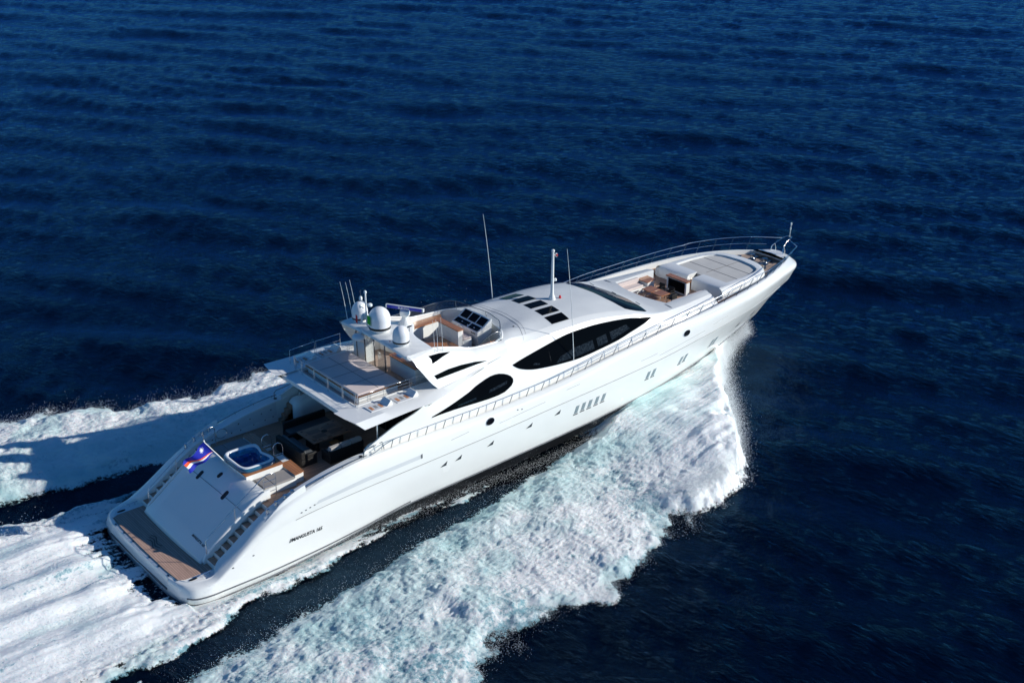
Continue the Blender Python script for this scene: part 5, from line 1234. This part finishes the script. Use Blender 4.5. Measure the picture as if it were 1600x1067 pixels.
for x0, x1 in ((-.98, -.33), (-.31, .31), (.33, .98)):
    MB().box((x0, -.22, .38), (x1, .40, .50)).build('seat_cushion', 'cushlight', sf, bevel=.04, seg=3)
    MB().box((x0, -.40, .60), (x1, -.12, .92)).build('back_cushion', 'cushlight', sf, bevel=.05, seg=3)
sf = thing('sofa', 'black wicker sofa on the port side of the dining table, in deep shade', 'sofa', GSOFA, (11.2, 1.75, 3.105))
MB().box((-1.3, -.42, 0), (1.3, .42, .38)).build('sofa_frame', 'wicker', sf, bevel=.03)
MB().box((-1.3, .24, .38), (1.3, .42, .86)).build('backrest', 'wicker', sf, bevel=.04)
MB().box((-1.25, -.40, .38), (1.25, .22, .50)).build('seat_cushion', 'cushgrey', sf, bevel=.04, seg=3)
dt = thing('dining_table', 'long brown wooden dining table with round dark inlay under the overhang', 'table', None, (11.2, .05, 3.105))
MB().box((-1.18, -.84, .70), (1.18, .84, .77)).build('table_top', 'walnut', dt, bevel=.015)
for sx in (-1, 1):
    MB().box((sx*.75-.12, -.5, 0), (sx*.75+.12, .5, .70)).build('leg', 'wicker', dt, bevel=.02)
for sx in (-1, 1):
    for sy in (-1, 1):
        MB().add([(sx*.98-.07, sy*.66-.05, .772), (sx*.98+.07, sy*.66-.05, .772), (sx*.98+.07, sy*.66+.05, .772), (sx*.98-.07, sy*.66+.05, .772)], [(0, 1, 2, 3)]).build('inlay', 'band', dt, smooth=0)
        MB().box((min(sx*.12, sx*.85), min(sy*.10, sy*.5), .7705), (max(sx*.12, sx*.85), max(sy*.10, sy*.5), .7725)).build('inlay', 'inlay', dt, smooth=0)
MB().lathe((0, 0, .772), [(.17, 0), (.17, .006), (0, .007)], 24).build('inlay', 'band', dt)
# tray and glasses on the table edge
tr = tag(MB().box((10.95, -1.02, 3.6), (11.45, -.70, 3.64)).build('folding_tray', 'varnish', None, bevel=.01), 'small honey coloured tray between dining table and starboard sofa', 'tray')
# foredeck table and chairs
ft = thing('low_table', 'slatted honey coloured low table in the foredeck lounge', 'table', None, (36.15, .0, 5.065))
for sy in (-1, 1): MB().box((-.42, min(sy*.02, sy*.86), .52), (.42, max(sy*.02, sy*.86), .575)).build('table_leaf', 'varnish', ft, bevel=.01)
for sx in (-1, 1):
    for sy in (-1, 1): MB().tube([(sx*.36, sy*.74, 0), (sx*.36, sy*.74, .52)], .022).build('leg', 'steel', ft)
MB().tube([(-.36, -.74, .1), (.36, -.74, .1)], .015).tube([(-.36, .74, .1), (.36, .74, .1)], .015).build('stretcher', 'steel', ft)
def chair(x, y, rz, lbl):
    c = thing('chair', lbl, 'chair', 'black chairs in the foredeck lounge', (x, y, 5.065)); c.rotation_euler = (0, 0, rz)
    MB().box((-.24, -.24, .38), (.24, .24, .44)).build('seat', 'wicker', c, bevel=.02)
    MB().box((-.24, .19, .44), (.24, .24, .74)).build('backrest', 'wicker', c, bevel=.02)
    for sx in (-1, 1):
        for sy in (-1, 1): MB().tube([(sx*.21, sy*.21, 0), (sx*.21, sy*.21, .4)], .02).build('leg', 'band', c)
        MB().tube([(sx*.25, -.2, .4), (sx*.25, -.2, .58), (sx*.25, .2, .6)], .018).build('armrest', 'band', c)
    return c
chair(36.95, .42, -math.pi/2, 'black chair at the foredeck table, port of the other two chairs')
chair(36.95, -.42, -math.pi/2, 'middle black chair at the foredeck table, facing the bench')
chair(36.35, -1.2, math.pi, 'black chair at the starboard end of the foredeck table')
# bow flag bundles
# ensign
en = thing('ensign', 'blue flag with white star and orange and white rays on a leaning pole', 'flag', None, (5.72, .35, 3.6))
PB = Vector((5.72, .35, 3.6)); PT = Vector((4.48, .35, 5.40))
MB().tube([(0, 0, 0), tuple(PT-PB)], [.032, .024]).lathe(tuple(PT-PB), [(0, 0), (.05, .03), (.05, .07), (0, .1)], 10).build('flagpole', 'white', en, smooth=50)
h0 = PT-PB; h1 = Vector((4.98, .35, 4.66))-PB; f0 = Vector((3.36, .55, 4.50))-PB; f1 = Vector((3.66, .5, 3.86))-PB
nu, nv = 66, 44; V_ = []; fm = []; fc = []
def star(u, v):
    dx = (u-.24)*1.9; dy = (v-.30); r = math.hypot(dx, dy); a = math.atan2(dy, dx); return r < .085+.10*abs(math.cos(a*6))**5
for j in range(nv+1):
    for i in range(nu+1):
        u, v = i/nu, j/nv; a = h0.lerp(h1, v); b = f0.lerp(f1, v); p = a.lerp(b, u)
        p.y += .09*math.sin(u*9+v*1.5)*min(1, u*4)+.04*math.sin(u*17+v*3)*u; p.z += -.05*math.sin(u*3.1)+.025*math.sin(u*11+v*2)*u; p.x += .03*math.sin(v*6+u*5)*u
        V_.append(tuple(p))
for j in range(nv):
    for i in range(nu):
        u, v = (i+.5)/nu, (j+.5)/nv; mid_ = .96-.60*u
        up_ = mid_-(.02+.20*u); lo_ = mid_+(.02+.20*u); m_ = 0
        if up_ < v < mid_: m_ = 1
        elif mid_ <= v < lo_: m_ = 2
        if star(u, v) and m_ == 0: m_ = 2
        fc.append((j*(nu+1)+i, j*(nu+1)+i+1, (j+1)*(nu+1)+i+1, (j+1)*(nu+1)+i)); fm.append(m_)
fb = MB(); fb.v = V_; fb.f = fc; fb.m = fm
fb.build('flag_cloth', ['flagblue', 'flagorange', 'flagwhite'], en, smooth=60)
# courtesy flag on the instrument mast
cf = thing('courtesy_flag', 'small green white and red striped flag fluttering beside the radar domes', 'flag', None, (14.5, .55, 9.05))
def cloth(name, x0, x1, z0, z1, m, ph):
    rows = []
    for i in range(9):
        t = i/8; x = x0+(x1-x0)*t; rows.append([(x*.55, x*.9+.05*math.sin(x*9+ph), z+.03*math.sin(x*7)) for z in np.linspace(z0, z1, 6)])
    return MB().grid(rows).build(name, m, cf, smooth=60)
MB().grid([[(.04*math.sin(k*1.2), -.02-.10*k, z-.02*k) for z in (-.05, .2, .45)] for k in range(4)]).build('green_stripe', 'green', cf, smooth=60)
MB().grid([[(-.3+.04*math.sin(k*1.2), .45+.11*k, z+.02*k) for z in (-.15, .05, .3)] for k in range(3)]).build('red_stripe', 'red', cf, smooth=60)
MB().grid([[(-.15+.04*math.sin(k*1.2), .18+.12*k, z+.02*k-.05) for z in (-.1, .1, .38)] for k in range(3)]).build('white_stripe', 'flagwhite', cf, smooth=60)
